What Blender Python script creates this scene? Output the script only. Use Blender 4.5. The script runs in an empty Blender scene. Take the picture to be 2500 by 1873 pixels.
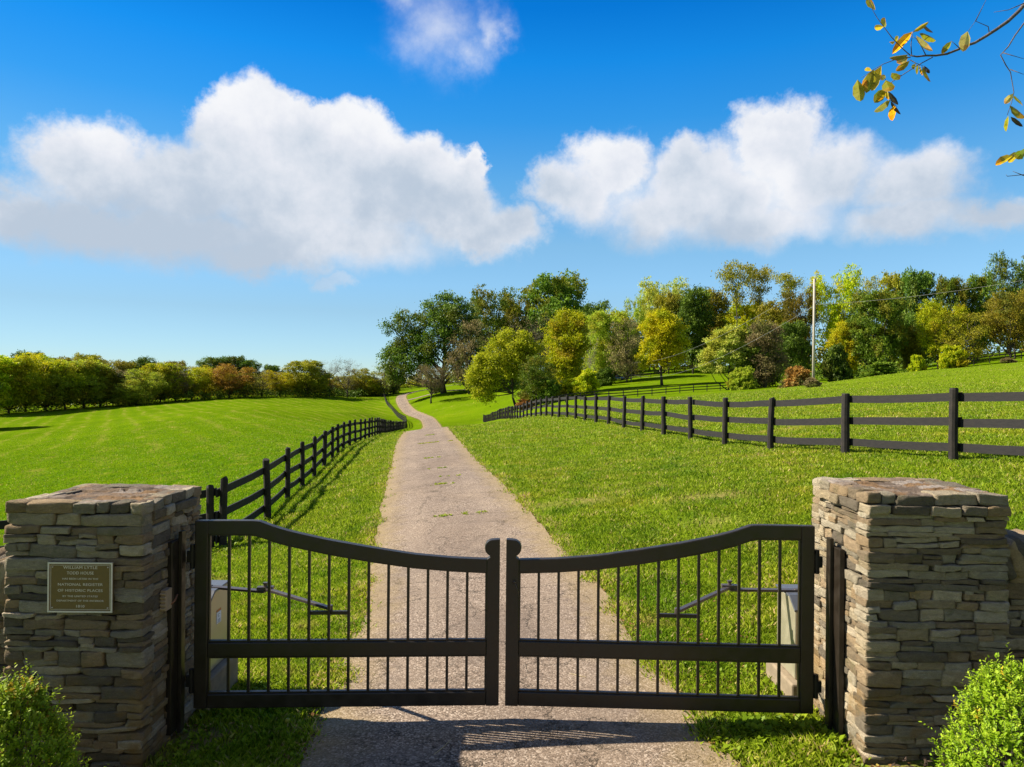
import bpy, math, random
import numpy as np
from mathutils import Vector, Matrix, noise as mnoise

random.seed(7); rng = np.random.default_rng(7)
S = bpy.context.scene
COL = S.collection

# ------------------------------------------------------------------ camera
F = 1733.0; CX, CY = 1250.0, 936.5; ROLL = math.radians(0.5)
CAM = Vector((0.0, 0.0, 2.15))
RV = Vector((math.cos(ROLL), 0, math.sin(ROLL))); UV_ = Vector((-math.sin(ROLL), 0, math.cos(ROLL)))
cd = bpy.data.cameras.new('camera'); cam = bpy.data.objects.new('camera', cd); COL.objects.link(cam)
cd.sensor_width = 36; cd.lens = 36 * F / 2500; cd.clip_start = 0.05; cd.clip_end = 4000
M = Matrix((( RV.x, UV_.x, 0, CAM.x), (RV.y, UV_.y, -1, CAM.y), (RV.z, UV_.z, 0, CAM.z), (0, 0, 0, 1)))
cam.matrix_world = M
S.camera = cam

def at(px, py, D):
    return CAM + Vector((0, 1, 0)) * D + RV * ((px - CX) / F * D) - UV_ * ((py - CY) / F * D)

# ------------------------------------------------------------------ light and sky
SUNV = Vector((-1.25, 0.234, 1.0)).normalized()
SUN_EL = math.asin(SUNV.z)
sl = bpy.data.lights.new('sun', 'SUN'); sl.energy = 5.0; sl.angle = math.radians(0.5); sl.color = (1.0, 0.90, 0.74)
so = bpy.data.objects.new('sun', sl); COL.objects.link(so)
so.rotation_euler = SUNV.to_track_quat('Z', 'Y').to_euler()
EXPO = 1.1
S.view_settings.view_transform = 'Standard'; S.view_settings.look = 'None'
S.view_settings.gamma = 1.0; S.view_settings.exposure = EXPO
S.view_settings.use_curve_mapping = False
S.cycles.max_bounces = 8; S.cycles.transparent_max_bounces = 8
S.cycles.use_denoising = True

W = bpy.data.worlds.new('World'); S.world = W; W.use_nodes = True
class NT:
    """tiny node-tree writer"""
    def __init__(s, tree, clear=True):
        s.t = tree
        if clear: tree.nodes.clear()
    def n(s, typ, inp=None, **kw):
        nd = s.t.nodes.new(typ)
        for k, v in kw.items(): setattr(nd, k, v)
        for k, v in (inp or {}).items():
            sock = nd.inputs[k]
            if isinstance(v, bpy.types.NodeSocket): s.t.links.new(v, sock)
            else:
                if isinstance(v, (tuple, list)) and len(v) == 3 and len(sock.default_value) == 4: v = (*v, 1)
                sock.default_value = v
        return nd
    def m(s, op, a, b=None, c=None, clamp=False):
        inp = {0: a}
        if b is not None: inp[1] = b
        if c is not None: inp[2] = c
        nd = s.n('ShaderNodeMath', inp, operation=op); nd.use_clamp = clamp
        return nd.outputs[0]
    def v(s, op, a, b=None):
        inp = {0: a}
        if b is not None: inp[1] = b
        nd = s.n('ShaderNodeVectorMath', inp, operation=op)
        return nd.outputs['Value'] if op in ('LENGTH', 'DOT_PRODUCT') else nd.outputs[0]
    def ramp(s, fac, stops, interp='LINEAR'):
        nd = s.n('ShaderNodeValToRGB', {'Fac': fac}); cr = nd.color_ramp; cr.interpolation = interp
        while len(cr.elements) < len(stops): cr.elements.new(0.5)
        for e, (p, c) in zip(cr.elements, stops):
            e.position = p; e.color = (*c, 1) if len(c) == 3 else c
        return nd.outputs['Color']
    def noise(s, scale, detail=4, rough=0.55, vec=None, dist=0.0, col=False):
        inp = {'Scale': scale, 'Detail': detail, 'Roughness': rough, 'Distortion': dist}
        if vec is not None: inp['Vector'] = vec
        nd = s.n('ShaderNodeTexNoise', inp)
        return nd.outputs['Color' if col else 0]
    def mix(s, fac, a, b, typ='MIX'):
        nd = s.n('ShaderNodeMix', data_type='RGBA', blend_type=typ)
        for k, val in ((0, fac), (6, a), (7, b)):
            sock = nd.inputs[k]
            if isinstance(val, bpy.types.NodeSocket): s.t.links.new(val, sock)
            else: sock.default_value = (*val, 1) if isinstance(val, (tuple, list)) and len(val) == 3 else val
        return nd.outputs[2]
    def mr(s, val, a, b, c=0.0, d=1.0, smooth=False):
        nd = s.n('ShaderNodeMapRange', {0: val, 1: a, 2: b, 3: c, 4: d}); nd.clamp = True
        if smooth: nd.interpolation_type = 'SMOOTHSTEP'
        return nd.outputs[0]

def azel(px, py):
    u = (px - CX) / F; v = -(py - CY - (px - CX) * math.tan(ROLL)) / F
    return math.degrees(math.atan(u)), math.degrees(math.atan(v / math.sqrt(1 + u * u)))

def build_world():
    w = NT(W.node_tree)
    out = w.n('ShaderNodeOutputWorld')
    sky = w.n('ShaderNodeTexSky'); sky.sky_type = 'NISHITA'; sky.sun_disc = False
    sky.sun_elevation = SUN_EL; sky.sun_rotation = math.atan2(SUNV.x, SUNV.y)
    sky.air_density = 1.0; sky.dust_density = 0.0; sky.ozone_density = 2.5
    tc = w.n('ShaderNodeTexCoord').outputs['Generated']
    sep = w.n('ShaderNodeSeparateXYZ', {0: tc})
    az = w.m('MULTIPLY', w.m('ARCTAN2', sep.outputs[0], sep.outputs[1]), 57.2958)
    el = w.m('MULTIPLY', w.m('ARCSINE', sep.outputs[2]), 57.2958)
    tint = w.ramp(w.mr(el, 0, 45), [(p_, tuple(c_ / 2 for c_ in t_)) for p_, t_ in SKYT])
    side = w.mr(az, -40, 12, 1.46, 2.0)             # the sky stays even towards the sun's side
    base = w.v('SCALE', w.mix(1.0, sky.outputs[0], tint, 'MULTIPLY'))
    w.t.links.new(side, base.node.inputs['Scale'])
    # clouds: soft lobes placed by compass direction and elevation
    nz = w.noise(5.5, 7, 0.62, tc, col=True)
    wob = w.v('MULTIPLY', w.v('SUBTRACT', nz, (0.5, 0.5, 0.5)), (6.5, 5.0, 0.0))
    nz2 = w.noise(22, 5, 0.65, tc, col=True)
    wob2 = w.v('MULTIPLY', w.v('SUBTRACT', nz2, (0.5, 0.5, 0.5)), (2.4, 2.4, 0.0))
    p = w.n('ShaderNodeCombineXYZ', {0: az, 1: el}).outputs[0]
    p = w.v('ADD', w.v('ADD', p, wob), wob2)
    def lobes(L):
        acc = None
        for (px, py, rx, ry) in L:
            a, e = azel(px, py)
            k = math.degrees(1 / F) * math.cos(math.radians(a))
            q = w.v('DIVIDE', w.v('SUBTRACT', p, (a, e, 0)), (rx * k, ry * k, 1))
            d = w.m('SUBTRACT', 1.0, w.v('LENGTH', w.v('MULTIPLY', q, (1, 1, 0))))
            acc = d if acc is None else w.m('SMOOTH_MAX', acc, d, 0.16)
        return acc
    big = lobes([(225, 415, 175, 140), (80, 520, 165, 100), (600, 365, 180, 165), (735, 360, 150, 120), (870, 400, 175, 145), (990, 430, 160, 130), (430, 460, 210, 130), (700, 500, 260, 130),
                 (420, 580, 370, 110), (760, 590, 400, 115), (1090, 540, 165, 100), (1137, 410, 56, 60), (640, 635, 300, 62), (1090, 470, 105, 100), (250, 550, 260, 105), (1160, 590, 90, 55), (900, 510, 170, 110), (1200, 570, 130, 75),
                 (-60, 510, 180, 85)])
    rgt = lobes([(1350, 480, 110, 85), (1480, 405, 130, 105), (1420, 485, 130, 105), (1620, 510, 210, 110), (1890, 365, 145, 120), (1990, 440, 225, 125), (1660, 400, 120, 90),
                 (2240, 450, 170, 105), (2230, 535, 250, 80), (1840, 530, 320, 85), (2430, 515, 140, 50), (1900, 320, 75, 65), (1700, 440, 170, 115), (1770, 470, 170, 110)])
    top = lobes([(1050, 90, 170, 130), (1130, 140, 120, 85), (980, -20, 110, 80), (1180, 90, 80, 90)])
    sml = lobes([(800, 697, 75, 34)])
    n3 = w.noise(9, 6, 0.6, tc)
    def mask(d, lo, hi, amp): return w.mr(w.m('ADD', d, w.m('MULTIPLY', w.m('SUBTRACT', n3, 0.5), amp)), lo, hi, smooth=True)
    soft = w.mr(el, 9.0, 20, 0.72, 0.22)          # crisp tops, feathered bases
    e_ = w.m('ADD', big, w.m('MULTIPLY', w.m('SUBTRACT', n3, 0.5), 0.25))
    mb = w.m('DIVIDE', w.m('ADD', e_, -0.02), soft, clamp=True)
    e2 = w.m('ADD', rgt, w.m('MULTIPLY', w.m('SUBTRACT', n3, 0.5), 0.25))
    mrr = w.m('MULTIPLY', w.m('DIVIDE', w.m('ADD', e2, -0.02), w.m('ADD', soft, 0.1), clamp=True), 0.93)
    mt = w.m('MULTIPLY', mask(top, 0.0, 1.25, 0.6), 0.62)
    ms = w.m('MULTIPLY', mask(sml, 0.0, 0.7, 0.3), 0.5)
    fac = w.m('MAXIMUM', w.m('MAXIMUM', mb, mrr), w.m('MAXIMUM', mt, ms))
    # unseen cloud added overhead and behind the camera as white fill light
    fill_mask = w.m('MAXIMUM', w.mr(el, 33, 48), w.mr(w.m('ABSOLUTE', az), 52, 80))
    fac = w.m('MAXIMUM', fac, w.m('MULTIPLY', fill_mask, w.mr(w.noise(1.7, 5, 0.55, tc), 0.40, 0.56)))
    fac = w.m('MULTIPLY', w.m('MULTIPLY', fac, fac), w.m('SUBTRACT', 3.0, w.m('MULTIPLY', fac, 2.0)))
    inner = w.m('MAXIMUM', big, rgt)
    lit = w.m('ADD', w.m('ADD', w.m('MULTIPLY', w.m('SUBTRACT', el, 13.0), 0.062), w.m('MULTIPLY', inner, -0.30)), w.m('MULTIPLY', w.m('SUBTRACT', w.noise(6.5, 6, 0.6, tc), 0.5), 2.1))
    lit = w.mr(w.m('ADD', lit, 0.56), 0.0, 1.0, smooth=True)
    ccol = w.ramp(lit, [(0.0, (0.50, 0.59, 0.71)), (0.35, (0.67, 0.73, 0.82)), (0.7, (0.80, 0.83, 0.90)), (1.0, (0.93, 0.94, 0.97))])
    k_ = w.mr(fill_mask, 0.0, 1.0, CLK, CLK * 0.36)         # added fill cloud dimmed so shaded sides stay deep
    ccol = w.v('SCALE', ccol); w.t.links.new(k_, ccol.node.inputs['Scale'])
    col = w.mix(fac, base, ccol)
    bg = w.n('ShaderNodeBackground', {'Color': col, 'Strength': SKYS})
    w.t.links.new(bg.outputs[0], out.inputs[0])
SKYS = 0.07 * 2 ** (0.75 - EXPO)
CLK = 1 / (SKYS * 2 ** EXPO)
SKYT = [(0.051, (0.75, 1.02, 1.36)), (0.124, (0.82, 1.03, 1.20)), (0.173, (0.881, 1.168, 1.336)), (0.244, (0.898, 1.240, 1.336)),
        (0.349, (0.600, 1.266, 1.526)), (0.449, (0.219, 1.155, 1.712)), (0.542, (0.065, 1.080, 1.850)), (0.620, (0.02, 0.852, 1.700))]
build_world()

# ------------------------------------------------------------------ object helpers
def tag(o, label=None, cat=None, group=None, kind=None):
    if label: o['label'] = label
    if cat: o['category'] = cat
    if group: o['group'] = group
    if kind: o['kind'] = kind
    return o
def empty(name, loc, label=None, cat=None, group=None, rz=0.0):
    o = bpy.data.objects.new(name, None); COL.objects.link(o); o.location = loc; o.rotation_euler = (0, 0, rz)
    o.empty_display_size = 0.2
    return tag(o, label, cat, group)
class MB:
    def __init__(s): s.v = []; s.f = []; s.mi = []; s.tint = []
    def add(s, vs, fs, tint=None):
        b = len(s.v); s.v.extend(tuple(v) for v in vs); s.f.extend(tuple(i + b for i in f) for f in fs)
        if tint is not None: s.tint.extend([tint] * len(fs))
        return s
    def box(s, c, d, R=None, tint=None):
        x, y, z = d[0] / 2, d[1] / 2, d[2] / 2
        vs = [Vector(p) for p in ((-x, -y, -z), (x, -y, -z), (x, y, -z), (-x, y, -z), (-x, -y, z), (x, -y, z), (x, y, z), (-x, y, z))]
        if R is not None: vs = [R @ v for v in vs]
        c = Vector(c)
        return s.add([v + c for v in vs], [(0, 3, 2, 1), (4, 5, 6, 7), (0, 1, 5, 4), (1, 2, 6, 5), (2, 3, 7, 6), (3, 0, 4, 7)], tint)
    def tube(s, pts, rad, n=6, cap=True, tint=None):
        pts = [Vector(p) for p in pts]
        if not isinstance(rad, (list, tuple)): rad = [rad] * len(pts)
        vs = []; fs = []; prev = None
        for i, p in enumerate(pts):
            t = (pts[min(i + 1, len(pts) - 1)] - pts[max(i - 1, 0)])
            t = t.normalized() if t.length > 1e-9 else Vector((0, 0, 1))
            if prev is None: a = t.orthogonal().normalized()
            else: a = (prev - t * prev.dot(t)); a = a.normalized() if a.length > 1e-6 else t.orthogonal().normalized()
            prev = a; b = t.cross(a)
            for k in range(n):
                th = 2 * math.pi * k / n
                vs.append(p + (a * math.cos(th) + b * math.sin(th)) * rad[i])
        for i in range(len(pts) - 1):
            for k in range(n):
                fs.append((i * n + k, i * n + (k + 1) % n, (i + 1) * n + (k + 1) % n, (i + 1) * n + k))
        if cap: fs.append(tuple(range(n))[::-1]); fs.append(tuple(range((len(pts) - 1) * n, len(pts) * n)))
        return s.add(vs, fs, tint)
    def prism(s, poly, f0, f1, tint=None):
        """poly of 2-D points; f0/f1 map a 2-D point to the two 3-D sheets"""
        n = len(poly); vs = [f0(*p) for p in poly] + [f1(*p) for p in poly]
        fs = [tuple(range(n))[::-1], tuple(range(n, 2 * n))] + [(i, (i + 1) % n, n + (i + 1) % n, n + i) for i in range(n)]
        return s.add(vs, fs, tint)
    def build(s, name, mat, parent=None, loc=None, smooth=False, bevel=0.0):
        org = Vector(parent.location) if parent is not None else Vector(loc or (0, 0, 0))
        if parent is not None and parent.parent is not None: org = org + parent.parent.location
        me = bpy.data.meshes.new(name)
        me.from_pydata([tuple(Vector(v) - org) for v in s.v], [], s.f); me.update()
        if s.tint:
            a = me.attributes.new('tint', 'FLOAT_COLOR', 'FACE')
            a.data.foreach_set('color', np.array([(*t, 1) for t in s.tint], dtype=np.float32).ravel())
        me.materials.append(mat)
        if smooth: me.polygons.foreach_set('use_smooth', [True] * len(me.polygons))
        o = bpy.data.objects.new(name, me); COL.objects.link(o)
        if parent is not None: o.parent = parent
        else: o.location = org
        if bevel:
            bm = o.modifiers.new('bevel', 'BEVEL'); bm.width = bevel; bm.segments = 2; bm.limit_method = 'ANGLE'
        return o
def npmesh(name, V, Fc, mat, parent=None, smooth=False, rnd=None, tint=None, loc=(0, 0, 0)):
    """V (n,3), Fc (m,k) arrays -> one mesh object"""
    V = np.asarray(V, dtype=np.float32); Fc = np.asarray(Fc, dtype=np.int32)
    me = bpy.data.meshes.new(name); k = Fc.shape[1]; m = len(Fc)
    me.vertices.add(len(V)); me.vertices.foreach_set('co', V.ravel())
    me.loops.add(m * k); me.loops.foreach_set('vertex_index', Fc.ravel())
    me.polygons.add(m); me.polygons.foreach_set('loop_start', np.arange(0, m * k, k, dtype=np.int32))
    if smooth: me.polygons.foreach_set('use_smooth', np.ones(m, dtype=bool))
    me.update(calc_edges=True)
    if rnd is not None:
        a = me.attributes.new('rnd', 'FLOAT', 'FACE'); a.data.foreach_set('value', np.asarray(rnd, dtype=np.float32))
    if tint is not None:
        a = me.attributes.new('tint', 'FLOAT_COLOR', 'FACE')
        a.data.foreach_set('color', np.c_[tint, np.ones(len(tint))].astype(np.float32).ravel())
    me.materials.append(mat)
    o = bpy.data.objects.new(name, me); COL.objects.link(o)
    o.location = loc
    if parent is not None: o.parent = parent
    return o

# ------------------------------------------------------------------ materials
def mat(name):
    m = bpy.data.materials.new(name); m.use_nodes = True
    return m, NT(m.node_tree)
def fin(n, bsdf, disp=None):
    o = n.n('ShaderNodeOutputMaterial'); n.t.links.new(bsdf, o.inputs[0])
def bump(n, h, strength, dist=0.01, normal=None):
    inp = {'Height': h, 'Strength': strength, 'Distance': dist}
    if normal is not None: inp['Normal'] = normal
    return n.n('ShaderNodeBump', inp).outputs[0]

def leaf_mat(name, cols, trans=0.35, spec=0.25, patch=None, patch_scale=0.35, vary=0.2):
    m, n = mat(name)
    r = n.n('ShaderNodeAttribute', attribute_name='rnd').outputs['Fac']
    k = len(cols); c = n.ramp(r, [(i / max(1, k - 1), cols[i]) for i in range(k)])
    tc = n.n('ShaderNodeTexCoord').outputs['Object']
    if patch:
        f = n.mr(n.noise(patch_scale, 2, 0.5, tc), 0.5, 0.64)
        c = n.mix(f, c, patch)
    oi = n.n('ShaderNodeObjectInfo').outputs['Random']
    hs = n.n('ShaderNodeHueSaturation', {'Hue': n.mr(oi, 0, 1, 0.488, 0.512), 'Value': n.mr(oi, 0, 1, 1 - vary, 1 + vary), 'Color': c})
    c = hs.outputs[0]
    p = n.n('ShaderNodeBsdfPrincipled', {'Base Color': c, 'Roughness': 0.55, 'Specular IOR Level': spec * 0.5})
    t = n.n('ShaderNodeBsdfTranslucent', {'Color': c})
    x = n.n('ShaderNodeMixShader', {0: trans, 1: p.outputs[0], 2: t.outputs[0]})
    fin(n, x.outputs[0]); return m

def bark_mat(name, a, b, scale=6):
    m, n = mat(name)
    tc = n.n('ShaderNodeTexCoord').outputs['Object']
    v = n.v('MULTIPLY', tc, (1, 1, 0.25))
    f = n.noise(scale, 6, 0.65, v)
    c = n.ramp(f, [(0.3, a), (0.7, b)])
    p = n.n('ShaderNodeBsdfPrincipled', {'Base Color': c, 'Roughness': 0.9, 'Normal': bump(n, f, 0.6, 0.03)})
    fin(n, p.outputs[0]); return m

BARK = bark_mat('bark', (0.035, 0.028, 0.022), (0.11, 0.09, 0.07))
BARKW = bark_mat('pale_bark', (0.16, 0.13, 0.11), (0.38, 0.33, 0.29))

def ground_mat():
    m, n = mat('meadow_ground')
    geo = n.n('ShaderNodeNewGeometry').outputs['Position']
    big = n.noise(0.09, 4, 0.6, geo); mid = n.noise(0.9, 5, 0.6, geo)
    st = n.v('MULTIPLY', geo, (1.0, 0.16, 1.0))
    fine = n.noise(5, 8, 0.8, geo)
    c = n.ramp(big, [(0.3, (0.095, 0.165, 0.003)), (0.6, (0.130, 0.210, 0.004)), (0.75, (0.170, 0.225, 0.006))])
    lawn = n.n('ShaderNodeAttribute', attribute_name='lawn').outputs['Fac']
    c = n.mix(n.m('MULTIPLY', lawn, 0.75), c, (0.165, 0.235, 0.012))
    # straw and clippings
    dry = n.m('MULTIPLY', n.mr(mid, 0.53, 0.70), n.mr(n.noise(0.16, 3, 0.6, geo), 0.46, 0.62))
    c = n.mix(n.m('MULTIPLY', dry, 0.55), c, (0.30, 0.24, 0.065))
    # mown swathes in the left field: thin straw lines along the mowing direction
    mow = n.n('ShaderNodeAttribute', attribute_name='mow').outputs['Fac']
    sp = n.n('ShaderNodeSeparateXYZ', {0: geo})
    ln = n.m('ADD', n.m('MULTIPLY', sp.outputs[0], 0.87), n.m('MULTIPLY', sp.outputs[1], 0.49))
    ln = n.m('ADD', ln, n.m('MULTIPLY', n.noise(0.12, 2, 0.5, geo), 3.0))
    wv = n.m('SINE', n.m('MULTIPLY', ln, 2.0))
    lines = n.m('MULTIPLY', n.mr(wv, 0.55, 1.0), n.mr(n.noise(0.55, 5, 0.7, n.v('MULTIPLY', geo, (0.5, 0.35, 1))), 0.42, 0.62))
    c = n.mix(n.m('MULTIPLY', n.m('MULTIPLY', lines, mow), 0.6), c, (0.28, 0.25, 0.05))
    c = n.mix(n.m('MULTIPLY', n.m('MULTIPLY', n.mr(wv, -0.3, -1.0), mow), 0.22), c, (0.06, 0.14, 0.004))
    # worn verge next to the drive
    vg = n.n('ShaderNodeAttribute', attribute_name='verge').outputs['Fac']
    vv = n.mr(n.m('ADD', vg, n.m('MULTIPLY', n.m('SUBTRACT', n.noise(4, 4, 0.6, geo), 0.5), 0.9)), 0.55, 0.95)
    c = n.mix(n.m('MULTIPLY', vv, 0.85), c, (0.20, 0.13, 0.065))
    sh = n.n('ShaderNodeAttribute', attribute_name='bare').outputs['Fac']
    c = n.mix(n.m('MULTIPLY', sh, n.mr(mid, 0.4, 0.6, 0.3, 1.0)), c, (0.36, 0.25, 0.11))
    c = n.mix(n.mr(fine, 0.42, 0.62, 0.0, 0.55), c, n.mix(1.0, c, (0.35, 0.45, 0.4), 'MULTIPLY'))
    nb = bump(n, n.noise(3.0, 8, 0.75, geo), 0.9, 0.12)
    p = n.n('ShaderNodeBsdfPrincipled', {'Base Color': c, 'Roughness': 1.0, 'Specular IOR Level': 0.0, 'Normal': nb})
    fin(n, p.outputs[0]); return m

def road_mat():
    m, n = mat('worn_asphalt')
    geo = n.n('ShaderNodeNewGeometry').outputs['Position']
    g = n.n('ShaderNodeTexVoronoi', {'Vector': geo, 'Scale': 95.0}, feature='F1')
    agg = g.outputs['Color']
    c = n.ramp(n.n('ShaderNodeSeparateColor', {0: agg}).outputs[0], [(0.0, (0.055, 0.042, 0.030)), (0.3, (0.15, 0.112, 0.084)), (0.75, (0.27, 0.207, 0.155)), (1.0, (0.48, 0.40, 0.32))])
    stn = n.noise(0.9, 6, 0.65, geo, 0.6)
    c = n.mix(n.mr(stn, 0.36, 0.50, 0.5, 0.0), c, (0.146, 0.114, 0.090))
    c = n.mix(n.mr(n.noise(0.35, 4, 0.6, geo), 0.45, 0.7, 0.0, 0.4), c, (0.269, 0.199, 0.137))
    blot = n.mr(n.noise(0.28, 6, 0.7, n.v('MULTIPLY', geo, (1.6, 0.7, 1)), 0.8), 0.44, 0.60)
    c = n.mix(n.m('MULTIPLY', blot, 0.45), c, (0.146, 0.108, 0.083))
    e0 = n.n('ShaderNodeAttribute', attribute_name='edge').outputs['Fac']
    trk = n.m('MULTIPLY', n.mr(n.m('ABSOLUTE', n.m('SUBTRACT', e0, 0.5)), 0.22, 0.05), n.mr(n.noise(0.5, 4, 0.6, geo), 0.35, 0.6, 0.0, 0.25))
    c = n.mix(trk, c, (0.336, 0.262, 0.186))
    wv = n.v('ADD', geo, n.v('MULTIPLY', n.v('SUBTRACT', n.noise(2.2, 5, 0.7, geo, col=True), (0.403, 0.410, 0.367)), (0.65, 0.65, 0.65)))
    cr = n.n('ShaderNodeTexVoronoi', {'Vector': wv, 'Scale': 1.15}, feature='DISTANCE_TO_EDGE').outputs['Distance']
    cr2 = n.n('ShaderNodeTexVoronoi', {'Vector': wv, 'Scale': 4.2}, feature='DISTANCE_TO_EDGE').outputs['Distance']
    gate = n.mr(n.noise(0.7, 3, 0.6, geo), 0.46, 0.56)
    k1 = n.m('MULTIPLY', n.mr(cr, 0.0, 0.014, 0.9, 0.0), n.mr(n.noise(1.6, 2, 0.5, geo), 0.33, 0.45))
    k2 = n.m('MULTIPLY', n.mr(cr2, 0.0, 0.024, 0.75, 0.0), gate)
    k = n.m('MAXIMUM', k1, k2)
    c = n.mix(k, c, (0.039, 0.030, 0.020))
    u = n.n('ShaderNodeAttribute', attribute_name='edge').outputs['Fac']
    eg = n.mr(n.m('ADD', u, n.m('MULTIPLY', n.m('SUBTRACT', n.noise(5, 4, 0.6, geo), 0.5), 0.5)), 0.62, 0.98)
    c = n.mix(n.m('MULTIPLY', eg, 0.6), c, (0.291, 0.217, 0.098))
    h = n.m('SUBTRACT', n.m('MULTIPLY', g.outputs['Distance'], -1.0), n.m('MULTIPLY', k, 2.0))
    p = n.n('ShaderNodeBsdfPrincipled', {'Base Color': c, 'Roughness': 0.9, 'Specular IOR Level': 0.2, 'Normal': bump(n, h, 0.5, 0.004)})
    fin(n, p.outputs[0]); return m

def stone_mat(name, topc=False):
    m, n = mat(name)
    geo = n.n('ShaderNodeNewGeometry').outputs['Position']
    t = n.n('ShaderNodeAttribute', attribute_name='tint').outputs['Color']
    v = n.v('MULTIPLY', geo, (1, 1, 2.2))
    f = n.noise(14, 10, 0.78, v, 0.4)
    c = n.mix(n.mr(f, 0.38, 0.62, 0.55, 0.0), t, n.mix(1.0, t, (0.42, 0.40, 0.38), 'MULTIPLY'))
    f2 = n.noise(45, 6, 0.75, v)
    c = n.mix(n.mr(f2, 0.56, 0.72, 0.0, 0.55), c, n.mix(1.0, c, (2.0, 1.9, 1.75), 'MULTIPLY'))
    if not topc:
        och = n.m('MULTIPLY', n.mr(n.noise(5, 4, 0.6, geo), 0.5, 0.62), n.mr(n.n('ShaderNodeSeparateXYZ', {0: geo}).outputs[2], 0.75, 0.1))
        c = n.mix(n.m('MULTIPLY', och, 0.6), c, (0.34, 0.20, 0.05))
        lich = n.mr(n.noise(9, 5, 0.7, geo), 0.56, 0.66, 0.0, 0.4)
        c = n.mix(lich, c, (0.12, 0.13, 0.055))
    else:
        och = n.mr(n.noise(7, 5, 0.6, geo), 0.52, 0.66, 0, 0.7)
        c = n.mix(och, c, (0.34, 0.20, 0.09))
        c = n.mix(n.mr(n.noise(12, 5, 0.6, geo), 0.60, 0.7, 0, 0.8), c, (0.09, 0.075, 0.06))
    f3 = n.noise(150, 4, 0.7, v)
    c = n.mix(n.mr(f3, 0.40, 0.60, 0.45, 0.0), c, n.mix(1.0, c, (0.55, 0.53, 0.5), 'MULTIPLY'))
    h = n.m('ADD', n.m('ADD', n.m('MULTIPLY', f, 1.0), n.m('MULTIPLY', f2, 0.45)), n.m('MULTIPLY', f3, 0.2))
    p = n.n('ShaderNodeBsdfPrincipled', {'Base Color': c, 'Roughness': 0.92, 'Specular IOR Level': 0.2, 'Normal': bump(n, h, 1.0, 0.028)})
    fin(n, p.outputs[0]); return m

def plain_mat(name, col, rough=0.5, metal=0.0, nscale=20, namt=0.25, bumpd=0.002, spec=0.5, col2=None, stretch=(1, 1, 1)):
    m, n = mat(name)
    tc = n.v('MULTIPLY', n.n('ShaderNodeTexCoord').outputs['Object'], stretch)
    f = n.noise(nscale, 6, 0.65, tc)
    c2 = col2 or tuple(min(1, x * 1.8) for x in col)
    c = n.mix(n.mr(f, 0.42, 0.72, 0.0, namt), col, c2)
    r = n.mr(f, 0.3, 0.7, max(0.02, rough - 0.1), min(1, rough + 0.12))
    p = n.n('ShaderNodeBsdfPrincipled', {'Base Color': c, 'Roughness': r, 'Metallic': metal, 'Specular IOR Level': spec, 'Normal': bump(n, f, 0.5, bumpd)})
    fin(n, p.outputs[0]); return m

GATE = plain_mat('gate_paint', (0.015, 0.011, 0.007), 0.40, 0, 14, 0.35, 0.0008, 0.5, (0.045, 0.033, 0.022))
STEEL = plain_mat('arm_steel', (0.10, 0.085, 0.08), 0.38, 0.6, 30, 0.4, 0.0006)
BOXM = plain_mat('operator_cover', (0.42, 0.39, 0.28), 0.38, 0.55, 12, 0.2, 0.0002)
BOXT = plain_mat('operator_top', (0.10, 0.11, 0.13), 0.35, 0.3, 12, 0.2, 0.0004)
BLACK = plain_mat('black_hinge', (0.012, 0.011, 0.010), 0.45, 0.2, 30, 0.3, 0.0005)
FENCE = plain_mat('black_fence_paint', (0.016, 0.014, 0.013), 0.75, 0, 9, 0.75, 0.006, 0.3, (0.05, 0.040, 0.032), (1, 1, 1))
FENCEG = plain_mat('black_board_paint', (0.013, 0.012, 0.013), 0.7, 0, 9, 0.8, 0.006, 0.3, (0.028, 0.025, 0.024), (1, 1, 3))
POLE = plain_mat('weathered_pole', (0.42, 0.38, 0.33), 0.85, 0, 4, 0.6, 0.004, 0.2, (0.5, 0.46, 0.42), (3, 3, 0.3))
WIRE = plain_mat('wire', (0.25, 0.25, 0.25), 0.5, 0.4)
CONC = plain_mat('concrete', (0.20, 0.16, 0.11), 0.9, 0, 10, 0.6, 0.004, 0.2)
PLAQ = plain_mat('bronze_plaque', (0.15, 0.095, 0.025), 0.6, 0.0, 60, 0.35, 0.0008)
SILV = plain_mat('plaque_silver', (0.66, 0.60, 0.50), 0.5, 0.0, 60, 0.2, 0.0005)
PAPER = plain_mat('white_paper', (0.75, 0.76, 0.78), 0.8, 0, 30, 0.1, 0.0005)

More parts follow.
